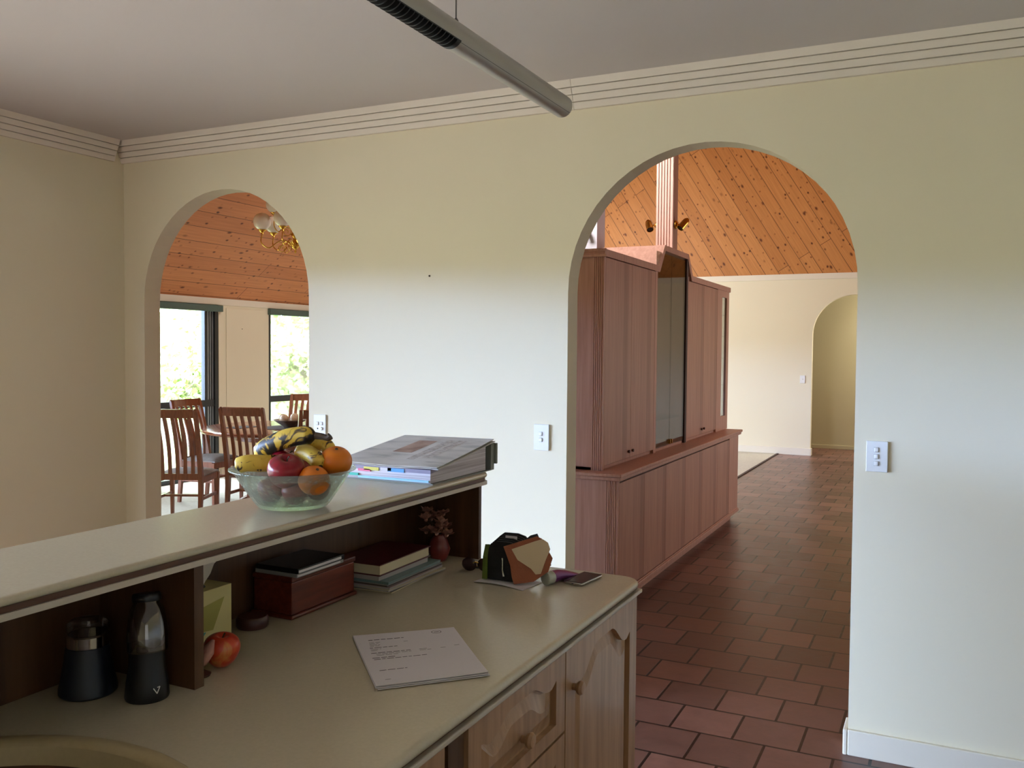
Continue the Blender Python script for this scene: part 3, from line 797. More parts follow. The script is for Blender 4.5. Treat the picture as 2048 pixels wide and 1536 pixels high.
loft([ring(-.001, .0155, .0155), ring(.0005, .0172, .0172), ring(.004, .0182, .0178), ring(.024, .0182, .0178)]).build('cap', M['cap_silver'], t, smooth=True)

# folded paper under the wallet
t = MB().grid(lambda u, v: (3.100+.155*u+.012*v, -1.515-.018*u+.10*v+.01*math.sin(3*u), Z+.0012+.003*math.sin(PI*u)*(1-v)**2*.6 + .002*(1-v)*(1-u)), 12, 8, .0008).build('paper_napkin', M['paper_white'], None, smooth=True)
tag(t, 'crumpled white paper lying under the black and green purse', 'paper'); recentre(t)

# purse and wallet standing on it
t = thing('accordion_purse', 'standing black accordion purse with a green side and zip', 'purse', (3.185, -1.452, Z))
WZ = Z + .005
mb = MB()
for k in range(6):     # leaves of the accordion, fanned
    y = -1.478 + .010*k; lean = .004*k
    mb.poly([[(3.122+.002*k, WZ), (3.222, WZ), (3.220, WZ+.088+.004*k), (3.213, WZ+.101+.003*k), (3.190, WZ+.107+.003*k), (3.150, WZ+.106+.003*k), (3.134, WZ+.099+.002*k), (3.127, WZ+.085), (3.122, WZ+.05)]], 'y', y, y+.0065)
mb.poly([[(3.128, WZ), (3.220, WZ), (3.214, WZ+.095), (3.140, WZ+.095)]], 'y', -1.476, -1.42)
mb.build('accordion_leaves', M['leather_black'], t)
MB().poly([[(-1.484, WZ), (-1.430, WZ), (-1.412, WZ+.022), (-1.410, WZ+.045), (-1.424, WZ+.066), (-1.446, WZ+.088), (-1.466, WZ+.092), (-1.480, WZ+.06)]], 'x', 3.110, 3.124).build('green_side', M['leather_green'], t)
MB().tube([(3.170, -1.4795, WZ+.062), (3.1715, -1.482, WZ+.055), (3.172, -1.483, WZ+.03), (3.176, -1.482, WZ+.014)], [.003, .0022, .0022, .0035], 8).build('zip_pull', M['chrome'], t, smooth=True)
MB().box(3.165, 3.20, -1.452, -1.4505, WZ+.09, WZ+.119).build('card', M['paper_white'], t)
t = thing('tan_wallet', 'tan leather wallet with a cream flap leaning open against the purse', 'wallet', (3.25, -1.46, Z))
def leaf(pts, y0, dy, nm, m, th=.003):
    """a leather leaf leaning back: (x,z) outline, y rises with x"""
    mb = MB(); mb.poly([pts], 'y', y0, y0+th)
    o = mb.build(nm, M[m], t)
    for v in o.data.vertices: v.co.y += dy*(v.co.x + t.location.x - 3.2) + .10*max(0, v.co.z-.01)
    return o
leaf([(3.214, WZ), (3.262, WZ+.008), (3.296, WZ+.034), (3.305, WZ+.07), (3.276, WZ+.122), (3.264, WZ+.128), (3.184, WZ+.1), (3.203, WZ+.05), (3.208, WZ+.02)], -1.505, .45, 'tan_cover', 'leather_tan')
leaf([(3.21, WZ+.004), (3.26, WZ+.01), (3.30, WZ+.05), (3.262, WZ+.134), (3.246, WZ+.129), (3.225, WZ+.11)], -1.498, .45, 'inner_leaf', 'leather_black')
leaf([(3.206, WZ+.094), (3.222, WZ+.066), (3.256, WZ+.043), (3.268, WZ+.028), (3.280, WZ+.03), (3.290, WZ+.065), (3.300, WZ+.095), (3.294, WZ+.112), (3.280, WZ+.122), (3.262, WZ+.116)], -1.5095, .45, 'cream_flap', 'leather_cream', .002)

# sunglasses
t = thing('sunglasses', 'folded brown sunglasses lying left of the purse', 'sunglasses', (3.045, -1.40, Z))
for cx, cy in ((3.028, -1.408), (3.072, -1.396)):
    MB().sphere((cx, cy, Z+.0195), .024, (1.0, .35, .8), 20, 12).build('lens', M['lens_brown'], t, smooth='all')
MB().tube([(3.044, -1.412, Z+.026), (3.050, -1.414, Z+.03), (3.057, -1.408, Z+.026)], .002, 8).build('bridge', M['brass'], t, smooth=True)
MB().tube([(3.004, -1.402, Z+.026), (3.012, -1.388, Z+.006), (3.06, -1.372, Z+.003), (3.095, -1.376, Z+.003)], .0022, 8).build('temple', M['black_plastic'], t, smooth=True)
MB().tube([(3.096, -1.392, Z+.028), (3.098, -1.378, Z+.03), (3.07, -1.366, Z+.008), (3.02, -1.37, Z+.003)], .0022, 8).build('temple', M['brass'], t, smooth=True)

# wooden box with disc cases on top
t = thing('wooden_box', 'small dark red wooden box with a moulded base under the bar', 'box', (2.825, -1.885, Z))
MB().box(2.764, 2.890, -2.012, -1.755, Z, Z+.010, .004).build('base_moulding', M['box_mahogany'], t)
MB().box(2.770, 2.884, -2.006, -1.762, Z+.010, Z+.086, .002).build('body', M['box_mahogany'], t)
MB().box(2.767, 2.887, -2.009, -1.759, Z+.087, Z+.100, .003).build('lid', M['box_mahogany'], t)
for k, (lab, dx, dy, hh) in enumerate((('clear disc case lying on the wooden box under the black one', .0, .004, .010), ('black disc case on top of the wooden box', .006, .0, .012))):
    z0 = Z + .1003 + .0104*k
    c = thing('disc_case', lab, 'case', (2.835, -1.90, z0))
    MB().box(2.776+dx, 2.902+dx, -2.012+dy, -1.835+dy, z0, z0+hh, .0015).build('tray', M['case_clear' if k == 0 else 'case_black'], c)
    MB().box(2.7775+dx, 2.9035+dx, -2.010+dy, -1.850+dy, z0+.003, z0+hh-.003).build('paper_insert', M['paper_white'], c)

# books and magazines
def flat_book(name, label, cat, x0, x1, y0, y1, z0, h, m, rot=0.0, pages='paper_white', group=None, hard=False):
    c = thing(name, label, cat, ((x0+x1)/2, (y0+y1)/2, z0), rot, group)
    a, bb = (x1-x0)/2, (y1-y0)/2
    if hard:
        MB().box(-a, a, -bb, bb, 0, .0025).box(-a, a, -bb, bb, h-.0025, h).box(-a, -a+.003, -bb, bb, 0, h).build('cover', M[m], c, world=False)
        MB().box(-a+.003, a-.004, -bb+.004, bb-.004, .0025, h-.0025).build('page_block', M[pages], c, world=False)
    else:
        MB().box(-a, a, -bb, bb, h-.0012, h).box(-a, -a+.0008, -bb, bb, 0, h).build('cover', M[m], c, world=False)
        MB().box(-a+.0008, a-.0006, -bb+.0006, bb-.0006, 0, h-.0012).build('page_block', M[pages], c, world=False)
    return c
mags = [('bottom magazine of the stack under the bar, dark edged', 'mag_dark', 'mag_cream', .004, .0, .05),
        ('second magazine from the bottom of the stack under the bar', 'mag_cream', 'mag_grey', .005, .006, -.03),
        ('third magazine from the bottom of the stack under the bar', 'mag_pink', 'mag_grey', .006, .0, .02),
        ('fourth magazine in the stack, just below the teal one', 'mag_grey', 'mag_dark', .005, -.004, .0),
        ('teal magazine near the top of the stack under the books', 'mag_teal', 'mag_teal', .007, -.006, .03)]
z = Z
for lab, m, pg, h, dx, ro in mags:
    flat_book('magazine', lab, 'magazine', 2.772+dx, 2.958+dx, -1.715, -1.435, z, h, m, ro, pg, 'magazines stacked under the bar'); z += h + .0004
flat_book('paperback_book', 'pale paperback under the maroon book on the magazine stack', 'book', 2.782, 2.928, -1.715, -1.47, z, .013, 'mag_pink', .0, 'mag_grey'); z += .0134
flat_book('hardback_book', 'thick maroon hardback book on top of the magazine stack', 'book', 2.776, 2.932, -1.720, -1.46, z, .030, 'book_maroon', .02, 'book_pages', hard=True)

# dried flowers in a little vase in the corner
t = thing('dried_flowers', 'dusty pink dried flowers in a small red vase in the dark corner under the bar', 'flowers', (2.875, -1.335, Z))
MB().lathe([(0, 0), (.022, 0), (.026, .01), (.034, .035), (.026, .062), (.016, .074), (.019, .082), (.015, .08), (.012, .07), (0, .06)], (2.885, -1.335, Z), 24).build('vase', M['vase_red'], t, smooth='all')
fl = random.Random(11)
for k in range(12):
    a = fl.uniform(0, 2*PI); rr = fl.uniform(.015, .056)
    c = Vector((2.878 + rr*math.cos(a), -1.345 + rr*1.1*math.sin(a), Z + fl.uniform(.075, .145)))
    MB().tube([(2.885, -1.335, Z+.07), (2.885+(c.x-2.885)*.4, -1.335+(c.y+1.335)*.4, Z+.09), tuple(c)], .0012, 6).build('flower_stem', M['stem_brown'], t)
    mb = MB()
    for q in range(9):
        b_ = q*2*PI/9; tilt = fl.uniform(.3, .9)
        dr = Vector((math.cos(b_)*math.cos(tilt), math.sin(b_)*math.cos(tilt), math.sin(tilt)))
        sd = Vector((-math.sin(b_), math.cos(b_), 0))
        L = fl.uniform(.022, .033)
        mb.quad(c, c+dr*L*.6+sd*.011, c+dr*L, c+dr*L*.6-sd*.011)
    mb.sphere(c, .006, u=8, v=6)
    mb.build('flower_head', M['petal_dusty'], t)

# tissue box
t = thing('tissue_box', 'cream cube tissue box with coloured triangles beside the divider board', 'tissue box', (2.795, -2.205, Z))
TX0, TX1, TY0, TY1, TH = 2.766, 2.846, -2.290, -2.160, .118
MB().box(TX0, TX1, TY0, TY1, Z, Z+TH, .001).build('carton', M['tissue_card'], t)
MB().poly([[(TY0, Z+.079), (TY1-.022, Z+.094), (TY1-.055, Z+.030), (TY0, Z+.038)]], 'x', TX1, TX1+.0006).build('olive_triangle', M['tissue_olive'], t)
MB().poly([[(TY0, Z+.040), (TY1-.075, Z+.030), (TY0+.02, Z+.0)]], 'x', TX1+.0001, TX1+.0007).build('teal_triangle', M['tissue_teal'], t)
EDGE = [(2.802, -2.203, Z+TH-.012), (2.803, -2.197, Z+TH+.004), (2.804, -2.180, Z+TH+.020), (2.806, -2.170, Z+TH+.042), (2.812, -2.150, Z+TH+.058), (2.822, -2.118, Z+TH+.052)]
def tissue(u, v):
    q = v*(len(EDGE)-1); i_ = min(int(q), len(EDGE)-2); f_ = q - i_
    p = Vector(EDGE[i_]).lerp(Vector(EDGE[i_+1]), f_)
    return tuple(p + Vector((-.006*u, -.055*u, .010*math.sin(PI*u)*v)))
MB().grid(tissue, 8, 12, .0006).build('tissue', M['tissue_paper'], t, smooth=True)
MB().lathe([(0, .0012), (.02, .0012), (.021, 0)], ((TX0+TX1)/2, (TY0+TY1)/2-.01, Z+TH), 20, ell=(1, 1.6)).build('opening', M['black_plastic'], t)
o = MB().lathe([(0, .0), (.033, 0), (.036, .004), (.036, .020), (.032, .026), (0, .026)], (2.838, -2.098+.012, Z), 28).build('coaster_pot', M['disc_brown'], None, smooth=True)
tag(o, 'low dark brown round pot between tissue box and wooden box', 'pot'); recentre(o)
# apple and little figure by the divider
apple('red_apple', 'red and orange apple alone on the worktop by the divider board', (2.960, -2.308, Z+.0305), .0355, M['apple_skin'], (0.05, .12, 0), squash=.97)
t = thing('bird_ornament', 'small brown wooden bird ornament half hidden behind the divider', 'ornament', (2.972, -2.362, Z))
MB().lathe([(0, 0), (.018, 0), (.020, .004), (.012, .008), (.006, .012), (0, .012)], (2.962, -2.366, Z), 20).build('foot', M['disc_brown'], t, smooth=True)
MB().tube([(2.960, -2.375, Z+.016), (2.962, -2.366, Z+.028), (2.968, -2.352, Z+.046), (2.970, -2.340, Z+.064)], [.004, .014, .013, .003], 12).build('body', M['petal_dusty'], t, smooth=True)
MB().sphere((2.958, -2.372, Z+.062), .009, (1, 1.2, 1), 12, 8).build('head', M['disc_brown'], t, smooth='all')

# coffee grinder and blender on the left of the divider
G = (2.842, -2.520, Z)
t = thing('coffee_grinder', 'dark blue electric grinder with a chrome collar left of the blender', 'grinder', G)
MB().lathe([(0, 0), (.046, 0), (.050, .004), (.050, .012), (.046, .03), (.041, .06), (.037, .088), (0, .088)], G, 36).build('body', M['blue_black'], t, smooth=True)
MB().lathe([(.036, .089), (.036, .108), (.033, .111), (0, .111)], G, 36).build('collar', M['chrome'], t, smooth=True)
MB().lathe([(.034, .1115), (.035, .128), (.030, .134), (0, .136)], G, 36).build('lid', M['cup_glass'], t, smooth=True)
Bc = (2.955, -2.487, Z)
t = thing('personal_blender', 'black blender base with an upturned clear cup, white angular mark on front', 'blender', Bc)
MB().lathe([(0, 0), (.037, 0), (.0385, .004), (.036, .03), (.031, .06), (.030, .09), (.0295, .096), (0, .096)], Bc, 36).build('motor_base', M['black_plastic'], t, smooth=True)
tilt = (-.10, -.13, 0)
MB().lathe([(.0335, 0), (.0345, .004), (.035, .03), (.0335, .05), (.029, .075), (.0225, .086), (.022, .092), (.020, .09), (.0205, .084), (.027, .072), (.0315, .05), (.033, .03), (.0325, .002)], (Bc[0]+.002, Bc[1], Bc[2]+.084), 36, rot=tilt).build('clear_cup', M['cup_glass'], t, smooth=True)
e = Euler(tilt).to_matrix() @ Vector((0, 0, .089))
MB().lathe([(0, 0), (.024, 0), (.025, .003), (.025, .011), (.023, .014), (0, .014)], (Bc[0]+.002+e.x, Bc[1]+e.y, Bc[2]+.084+e.z), 32, rot=tilt).build('cup_lid', M['black_plastic'], t, smooth=True)
# the angular mark, bent round the base towards the camera
ca = math.atan2(-3.626+2.487, 4.236-2.955) + .45
def on_base(du, z):
    r_ = .0388 - .0026*(z/.03)
    return (Bc[0]+r_*math.cos(ca+du/r_), Bc[1]+r_*math.sin(ca+du/r_), Z+z)
mb = MB()
for p, q in (((-.006, .026), (.000, .016)), ((.000, .016), (.006, .027)), ((.006, .027), (.001, .0265))):
    mb.tube([on_base(*p), on_base((p[0]+q[0])/2, (p[1]+q[1])/2), on_base(*q)], .0009, 6)
mb.build('mark', M['switch_white'], t)

# ------------------------------------------------------------------ pink timber display cabinet dividing the rooms
t = thing('display_cabinet', 'tall pink-stained timber display cabinet with glass doors seen through the wide arch', 'cabinet', (2.25, 3.05, 0))
PT, PP = M['pink_timber'], M['pink_panels']
LX0, LX1, LY0, LY1, LZ = 1.92, 2.53, 1.335, 4.745, .792
MB().box(LX0+.03, LX1-.05, LY0+.04, LY1-.05, 0, .075).build('plinth', M['pink_timber'], t)
MB().box(LX0-.005, LX1+.012, LY0-.012, LY1+.012, .072, .098, .004).box(LX0, LX1+.004, LY0-.004, LY1+.004, .098, .106, .003).build('base_moulding', PT, t)
MB().box(LX0, LX1-.022, LY0, LY1, .106, LZ).build('base_carcass', PT, t)
# end face flutes (as raised fillets) and the floor-length door fronts
mb = MB()
for k in range(6): mb.box(LX1-.078+.011*k, LX1-.071+.011*k, LY0-.005, LY0, .106, LZ)
mb.build('fluted_strip', PT, t)
ys = [1.36, 1.845, 2.33, 2.86, 3.38, 3.90, 4.36]
for a, b in zip(ys, ys[1:]):
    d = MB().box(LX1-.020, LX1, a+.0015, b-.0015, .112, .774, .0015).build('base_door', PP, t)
MB().box(LX1-.021, LX1, LY0, 1.357, .106, LZ).build('base_post', PT, t)
MB().box(LX1-.021, LX1, 4.365, LY1, .106, LZ).build('base_post', PT, t)
MB().box(LX1-.021, LX1-.012, 1.357, 4.365, .774, LZ).build('finger_gap', M['groove_dark'], t)
# ledge with a double moulded edge
MB().box(LX0-.02, 2.562, 1.292, 4.785, .814, .836, .005).box(LX0-.01, 2.552, 1.304, 4.772, LZ, .814, .004).build('ledge', PT, t)
# upper part
HX0, HX1, HY0, HY1, HZ = 1.94, 2.405, 1.395, 4.83, .836
TZ = 2.122
C0, C1 = 2.50, 3.335
LV = C1 - C0
ce = [(HY0, HZ), (C0, HZ), (C0, TZ)]
MB().box(HX0, HX1-.02, HY0, HY0+.02, HZ, TZ).box(HX0, HX0+.016, HY0, C0, HZ, TZ).box(HX0, HX1-.02, C0-.02, C0, HZ, TZ+.01)\
    .box(HX0, HX0+.016, C1, 4.50, HZ, TZ).box(HX0, HX1-.02, C1, C1+.02, HZ, TZ+.05).box(HX0, HX1-.02, 4.47, 4.49, HZ, TZ)\
    .box(HX0, HX1-.02, HY0, HY1, HZ, HZ+.018).box(HX0, HX0+.03, 4.79, HY1, HZ, TZ).build('upper_carcass', PT, t)
mb = MB()
for k in range(5): mb.box(HX1-.068+.0125*k, HX1-.060+.0125*k, HY0-.005, HY0, HZ, TZ)
mb.build('fluted_strip', PT, t)
# crown following the raised centre, with the sloping pink shoulders running back
oc = [(HY0-.005, 2.166), (2.52, 2.166), (2.65, 2.326), (3.318, 2.326), (3.452, 2.166), (4.868, 2.166)]
ic = [(HY0-.005, TZ), (2.535, TZ), (2.668, 2.286), (3.300, 2.286), (3.425, TZ), (4.868, TZ)]
mb = MB()
for k in range(5): mb.poly([[oc[k], oc[k+1], ic[k+1], ic[k]]], 'x', HX0, HX1+.006)
mb.build('crown', PT, t)
MB().box(HX0, HX1+.016, HY0-.016, HY0-.004, 2.118, 2.134, .003).box(HX0, HX1+.016, HY0-.016, HY0-.004, 2.152, 2.168, .003).build('crown_moulding', PT, t)
MB().lathe([(0, 0), (.032, 0), (.036, -.004), (0, -.006)], (2.30, 2.98, 2.285), 20).build('downlight', M['chrome'], t, smooth=True)
# doors
def door(nm, y0, y1, z0, z1, m): return MB().box(HX1-.019, HX1, y0+.0015, y1-.0015, z0, z1, .0015).build(nm, m, t)
for a, b, hy in ((1.425, 1.925, 1.885), (1.925, 2.44, 1.965)):
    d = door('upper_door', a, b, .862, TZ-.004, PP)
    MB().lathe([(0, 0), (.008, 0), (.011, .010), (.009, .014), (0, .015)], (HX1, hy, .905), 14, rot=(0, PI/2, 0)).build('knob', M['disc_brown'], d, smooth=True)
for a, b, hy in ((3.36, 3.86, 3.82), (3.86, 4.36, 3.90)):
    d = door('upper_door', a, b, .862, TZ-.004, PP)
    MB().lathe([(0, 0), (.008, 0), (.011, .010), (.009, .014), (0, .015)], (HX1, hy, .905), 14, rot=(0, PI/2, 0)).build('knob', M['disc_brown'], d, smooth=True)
MB().box(HX1-.02, HX1, HY0, 1.422, HZ, TZ).build('upper_post', PT, t)
MB().box(HX1-.02, HX1, 2.443, C0, HZ, TZ+.03).build('upper_post', PT, t)
MB().box(HX1-.02, HX1, C1, 3.357, HZ, TZ+.03).build('upper_post', PT, t)
MB().box(HX1-.02, HX1, C1-.05, C1, HZ, 2.29).build('inner_post', M['groove_dark'], t)
# glazed end bay
MB().poly([[(4.363, HZ), (HY1, HZ), (HY1, TZ), (4.363, TZ)], [(4.545, .965), (4.735, .965), (4.735, 2.062), (4.545, 2.062)]], 'x', HX1-.02, HX1).build('glazed_frame', PT, t)
MB().box(HX1-.012, HX1-.008, 4.545, 4.735, .965, 2.062).build('side_glass', M['clear_glass'], t)
for z in (1.25, 1.50, 1.70, 1.90): MB().box(HX0+.03, HX1-.025, 4.50, 4.79, z, z+.006).build('glass_shelf', M['clear_glass'], t)
# glass double doors in the raised centre, glass behind them, shelf
mid = (C0 + C1 - .05)/2 - .01
for a, b in ((C0+.004, mid), (mid+.003, C1-.052)):
    MB().poly([[(a, .866), (b, .866), (b, 2.27 if True else 0), (a, 2.27)]], 'x', HX1-.012, HX1-.007).build('glass_door', M['smoke_glass'], t)
MB().box(HX1-.006, HX1+.008, mid-.03, mid-.018, .868, .90).box(HX1-.006, HX1+.008, mid+.02, mid+.032, .868, .90).build('door_clips', M['brass'], t)
MB().box(HX0+.008, HX0+.012, C0, C1, HZ+.018, 2.28).build('back_glass', M['clear_glass'], t)
MB().box(HX0+.02, HX1-.05, C0, C1, 1.046, 1.056).build('glass_shelf', M['clear_glass'], t)

# fluted post standing in the cabinet's raised top, and the paler post behind
t = thing('timber_post', 'fluted pink timber post rising from the top of the display cabinet', 'post', (2.328, 2.965, 2.3262))
px0, px1, py0, py1 = 2.263, 2.392, 2.905, 3.03
ztop = RIDGE_Z - (px1 - RIDGE_X)*math.tan(PITCH)
mb = MB().poly([[(px0, 2.3262), (px1, 2.3262), (px1, RIDGE_Z-(px1-RIDGE_X)*.7393-.01), (px0, RIDGE_Z-(px0-RIDGE_X)*.7393-.01)]], 'y', py0+.008, py1)
mb.build('shaft', PT, t)
mb = MB(); w = (px1-px0)/6
for k in range(6):
    x0 = px0 + w*k + (.0045 if k else 0); x1 = px0 + w*(k+1) - (.0045 if k < 5 else 0)
    mb.box(x0, x1, py0, py0+.008, 2.3262, 4.68, .0015)
    y0 = py0+.004 + (py1-py0-.004)/6*k + .002; y1 = py0+.004 + (py1-py0-.004)/6*(k+1) - .002
    mb.box(px1, px1+.004, y0, y1, 2.3262, 4.68, .0015)
mb.build('fluting', PT, t)
t = thing('painted_post', 'pale lilac-white post at the left edge of the wide arch, behind the cabinet', 'post', (1.70, 3.0, 0))
MB().poly([[(1.585, 0), (1.778, 0), (1.778, RIDGE_Z-(1.778-RIDGE_X)*.7393-.01), (1.585, RIDGE_Z-(1.585-RIDGE_X)*.7393-.01)]], 'y', 2.94, 3.12).build('shaft', M['lilac_post'], t)
MB().box(1.57, 1.793, 2.925, 3.135, 0, .11, .004).build('base_block', M['lilac_post'], t)

def spotlight(label, base, sx, aim):
    """small brass spot on a short arm; base on the post's side, sx the side it stands out to"""
    t = thing('spotlight', label, 'spotlight', base, 0, 'brass spotlights on the posts')
    b = Vector(base)
    MB().lathe([(0, 0), (.034, 0), (.034, .008), (.022, .018), (.008, .023), (0, .023)], base, 20, rot=(0, sx*PI/2, 0)).build('wall_plate', M['brass'], t, smooth=True)
    j = b + Vector((sx*.068, -.005, .004))
    MB().tube([b + Vector((sx*.015, 0, 0)), b + Vector((sx*.045, 0, .002)), j], .006, 10).sphere(j, .013, u=12, v=8).build('arm', M['brass'], t, smooth='all')
    a = Vector(aim).normalized()
    rot = a.to_track_quat('Z', 'Y').to_euler()
    c0 = j - a*.035
    MB().lathe([(0, -.016), (.013, -.016), (.023, 0), (.026, .025), (.027, .085), (.025, .085), (.024, .076)], c0, 22, rot=rot).build('lamp_can', M['brass'], t, smooth=True)
    MB().lathe([(0, .068), (.024, .074)], c0, 22, rot=rot).build('lamp_face', M['grille_black'], t)
    return t
spotlight('brass spotlight on the left side of the fluted pink post', (2.262, 2.96, 2.515), -1, (.35, -.55, -.75))
spotlight('brass spotlight on the right side of the fluted pink post', (2.3965, 2.96, 2.512), 1, (-.45, -.55, -.75))
s = thing('spotlight', 'brass spotlight on the pale post at the left edge of the arch', 'spotlight', (1.70, 2.939, 2.47), 0, 'brass spotlights on the posts')
b = Vector((1.70, 2.939, 2.47))
MB().lathe([(0, 0), (.026, 0), (.026, .006), (.016, .014), (0, .018)], b, 20, rot=(PI/2, 0, 0)).build('wall_plate', M['brass'], s, smooth=True)
MB().tube([b, b+Vector((0, -.03, 0)), b+Vector((0, -.05, .0))], .005, 10).build('arm', M['brass'], s, smooth=True)
a = Vector((.3, -.45, -.85)).normalized(); rot = a.to_track_quat('Z', 'Y').to_euler()
MB().lathe([(0, -.012), (.010, -.012), (.018, 0), (.020, .02), (.021, .07), (.0195, .07), (0, .06)], b+Vector((0, -.055, .03)), 22, rot=rot).build('lamp_can', M['brass'], s, smooth=True)

# ------------------------------------------------------------------ pendant tube light
t = thing('tube_light', 'grey tubular pendant light with a black louvre hanging over the bench', 'light', (3.30, -2.9, 2.205))
TX, TZc, TR, TY1 = 3.303, 2.206, .029, -1.405
def arc(a0, a1, r, n=20): return [(TX + r*math.cos(a0+(a1-a0)*k/n), TZc + r*math.sin(a0+(a1-a0)*k/n)) for k in range(n+1)]
b = MB()
b.lathe([(0, 0), (TR*.93, 0), (TR, .002), (TR, .60), (TR*.93, .60)], (TX, TY1, TZc), 40, rot=(PI/2, 0, 0))
lo, hi = math.radians(-145), math.radians(-35)
shell = arc(hi, hi + 2*PI - math.radians(110), TR, 40) + list(reversed(arc(hi, hi + 2*PI - math.radians(110), TR-.002, 40)))
b.poly([shell], 'y', -4.4, TY1-.60)
b.lathe([(0, 0), (TR, 0), (TR, .2), (0, .2)], (TX, -4.4, TZc), 40, rot=(PI/2, 0, 0))
b.build('tube_housing', M['tube_grey'], t, smooth=True)
MB().poly([[(TX+TR*math.cos(math.radians(a))*1.006, TZc+TR*math.sin(math.radians(a))*1.006) for a in (-42, -40)] + [(TX+TR*.98*math.cos(math.radians(-41)), TZc+TR*.98*math.sin(math.radians(-41)))]], 'y', TY1-.598, TY1-.003).build('seam', M['wire_grey'], t)
# curved cross blades of the louvre
mb = MB()
mb.poly([arc(lo, hi, TR-.016, 12) + list(reversed(arc(lo, hi, TR-.018, 12)))], 'y', -4.4, TY1-.60)
y = TY1-.612
while y > -4.39:
    mb.poly([arc(lo, hi, TR+.0015, 12) + list(reversed(arc(lo, hi, TR-.0158, 12)))], 'y', y-.0032, y+.0002)
    y -= .0165
mb.poly([arc(lo-.02, lo+.05, TR+.0012, 2) + list(reversed(arc(lo-.02, lo+.05, TR-.006, 2)))], 'y', -4.4, TY1-.60)
mb.poly([arc(hi-.05, hi+.02, TR+.0012, 2) + list(reversed(arc(hi-.05, hi+.02, TR-.006, 2)))], 'y', -4.4, TY1-.60)
mb.poly([arc(lo, hi, TR+.0015, 12) + list(reversed(arc(lo, hi, TR-.02, 12)))], 'y', TY1-.615, TY1-.60)
mb.build('louvre', M['grille_black'], t)
for y in (-1.985, -3.8):
    wz = MB().tube([(TX, y, TZc+TR), (TX, y, CEIL)], .0016, 8).build('suspension_wire', M['wire_grey'], t)
    MB().lathe([(0, 0), (.006, 0), (.005, .007), (.002, .012), (0, .012)], (TX, y, TZc+TR-.001), 14).build('wire_grip', M['wire_grey'], wz, smooth=True)

# ------------------------------------------------------------------ switches on the front wall
def plate(name, label, cat, cx, cz, w, h, buttons, y=-0.0, group=None, d=.011):
    t = thing(name, label, cat, (cx, y, cz), 0, group)
    MB().box(cx-w/2, cx+w/2, y-d, y, cz-h/2, cz+h/2, .0015).build('cover_plate', M['switch_white'], t)
    for bx, bz in buttons:
        r = MB().box(cx+bx-.0088, cx+bx+.0088, y-d-.0005, y-d, cz+bz-.0095, cz+bz+.0095, .0002).build('rocker_surround', M['switch_shade'], t)
        MB().box(cx+bx-.008, cx+bx+.008, y-d-.005, y-d, cz+bz-.0088, cz+bz+.0088, .003, 3).build('rocker', M['switch_white'], r, smooth=True)
    return t
plate('light_switch', 'white three-button wall switch right of the wide arch', 'switch', 4.019, 1.163, .0755, .116, [(-.002, .026), (-.002, .0), (-.002, -.026)])
plate('light_switch', 'white two-button wall switch left of the wide arch', 'switch', 2.629, 1.167, .073, .116, [(-.002, .016), (-.002, -.011)])
plate('light_switch', 'small white switch on the far wall beside the distant arch', 'switch', 2.318, 1.16, .075, .116, [(0, .0)], y=FY)
t = plate('power_outlet', 'white switch plate with two buttons and a dimmer knob right of the narrow arch', 'switch', 1.399, 1.164, .074, .116, [(-.012, .013), (.013, .013)])
MB().lathe([(0, 0), (.009, 0), (.008, .010), (0, .012)], (1.413, -.011, 1.151), 18, rot=(PI/2, 0, 0)).build('dimmer_knob', M['switch_white'], t, smooth=True)
MB().lathe([(0, 0), (.004, 0), (0, .001)], (1.387, -.011, 1.151), 12, rot=(PI/2, 0, 0)).build('socket_hole', M['hole_dark'], t)
o = MB().lathe([(0, 0), (.005, 0), (.004, .004), (0, .006)], (2.038, 0, 1.904), 12, rot=(PI/2, 0, 0)).build('picture_hook', M['stem_brown'], None, smooth=True)
tag(o, 'tiny dark screw left in the wall between the two arches', 'screw'); recentre(o)
o = MB().lathe([(0, 0), (.006, 0), (.004, .005), (0, .007)], (-3.592, 4.83, 1.8), 12, rot=(0, PI/2, 0)).build('picture_hook', M['stem_brown'], None, smooth=True)
tag(o, 'tiny dark hook on the wall between the dining windows', 'hook'); recentre(o)

# ------------------------------------------------------------------ dining table and chairs
TC = (-1.80, 3.57)
t = thing('dining_table', 'round reddish timber pedestal dining table by the windows', 'table', (TC[0], TC[1], 0))
MB().lathe([(0, .715), (.84, .715), (.862, .722), (.868, .732), (.856, .738), (.868, .744), (.866, .752), (.85, .757), (0, .757)], (TC[0], TC[1], 0), 72).build('table_top', M['jarrah_top'], t, smooth=True)
MB().lathe([(.56, .645), (.56, .714), (.53, .714), (.53, .645), (.56, .645)], (TC[0], TC[1], 0), 48).box(TC[0]-.72, TC[0]+.72, TC[1]-.03, TC[1]+.03, .68, .714).build('apron', M['jarrah'], t, smooth=True)
MB().lathe([(.09, .18), (.13, .20), (.085, .28), (.07, .42), (.10, .56), (.14, .62), (.16, .66), (.16, .714), (0, .714)], (TC[0], TC[1], 0), 32).build('pedestal', M['jarrah'], t, smooth=True)
for k in range(4):
    a = PI/4 + k*PI/2 + .3
    d = Vector((math.cos(a), math.sin(a), 0)); s = (-math.sin(a), math.cos(a), 0)
    c = Vector((TC[0], TC[1], 0))
    MB().beam([c+d*.07+Vector((0, 0, .24)), c+d*.20+Vector((0, 0, .19)), c+d*.36+Vector((0, 0, .085)), c+d*.50+Vector((0, 0, .034))], [.06, .06, .055, .05], [.10, .085, .065, .05], s).build('leg', M['jarrah'], t)
FL = 0.0104
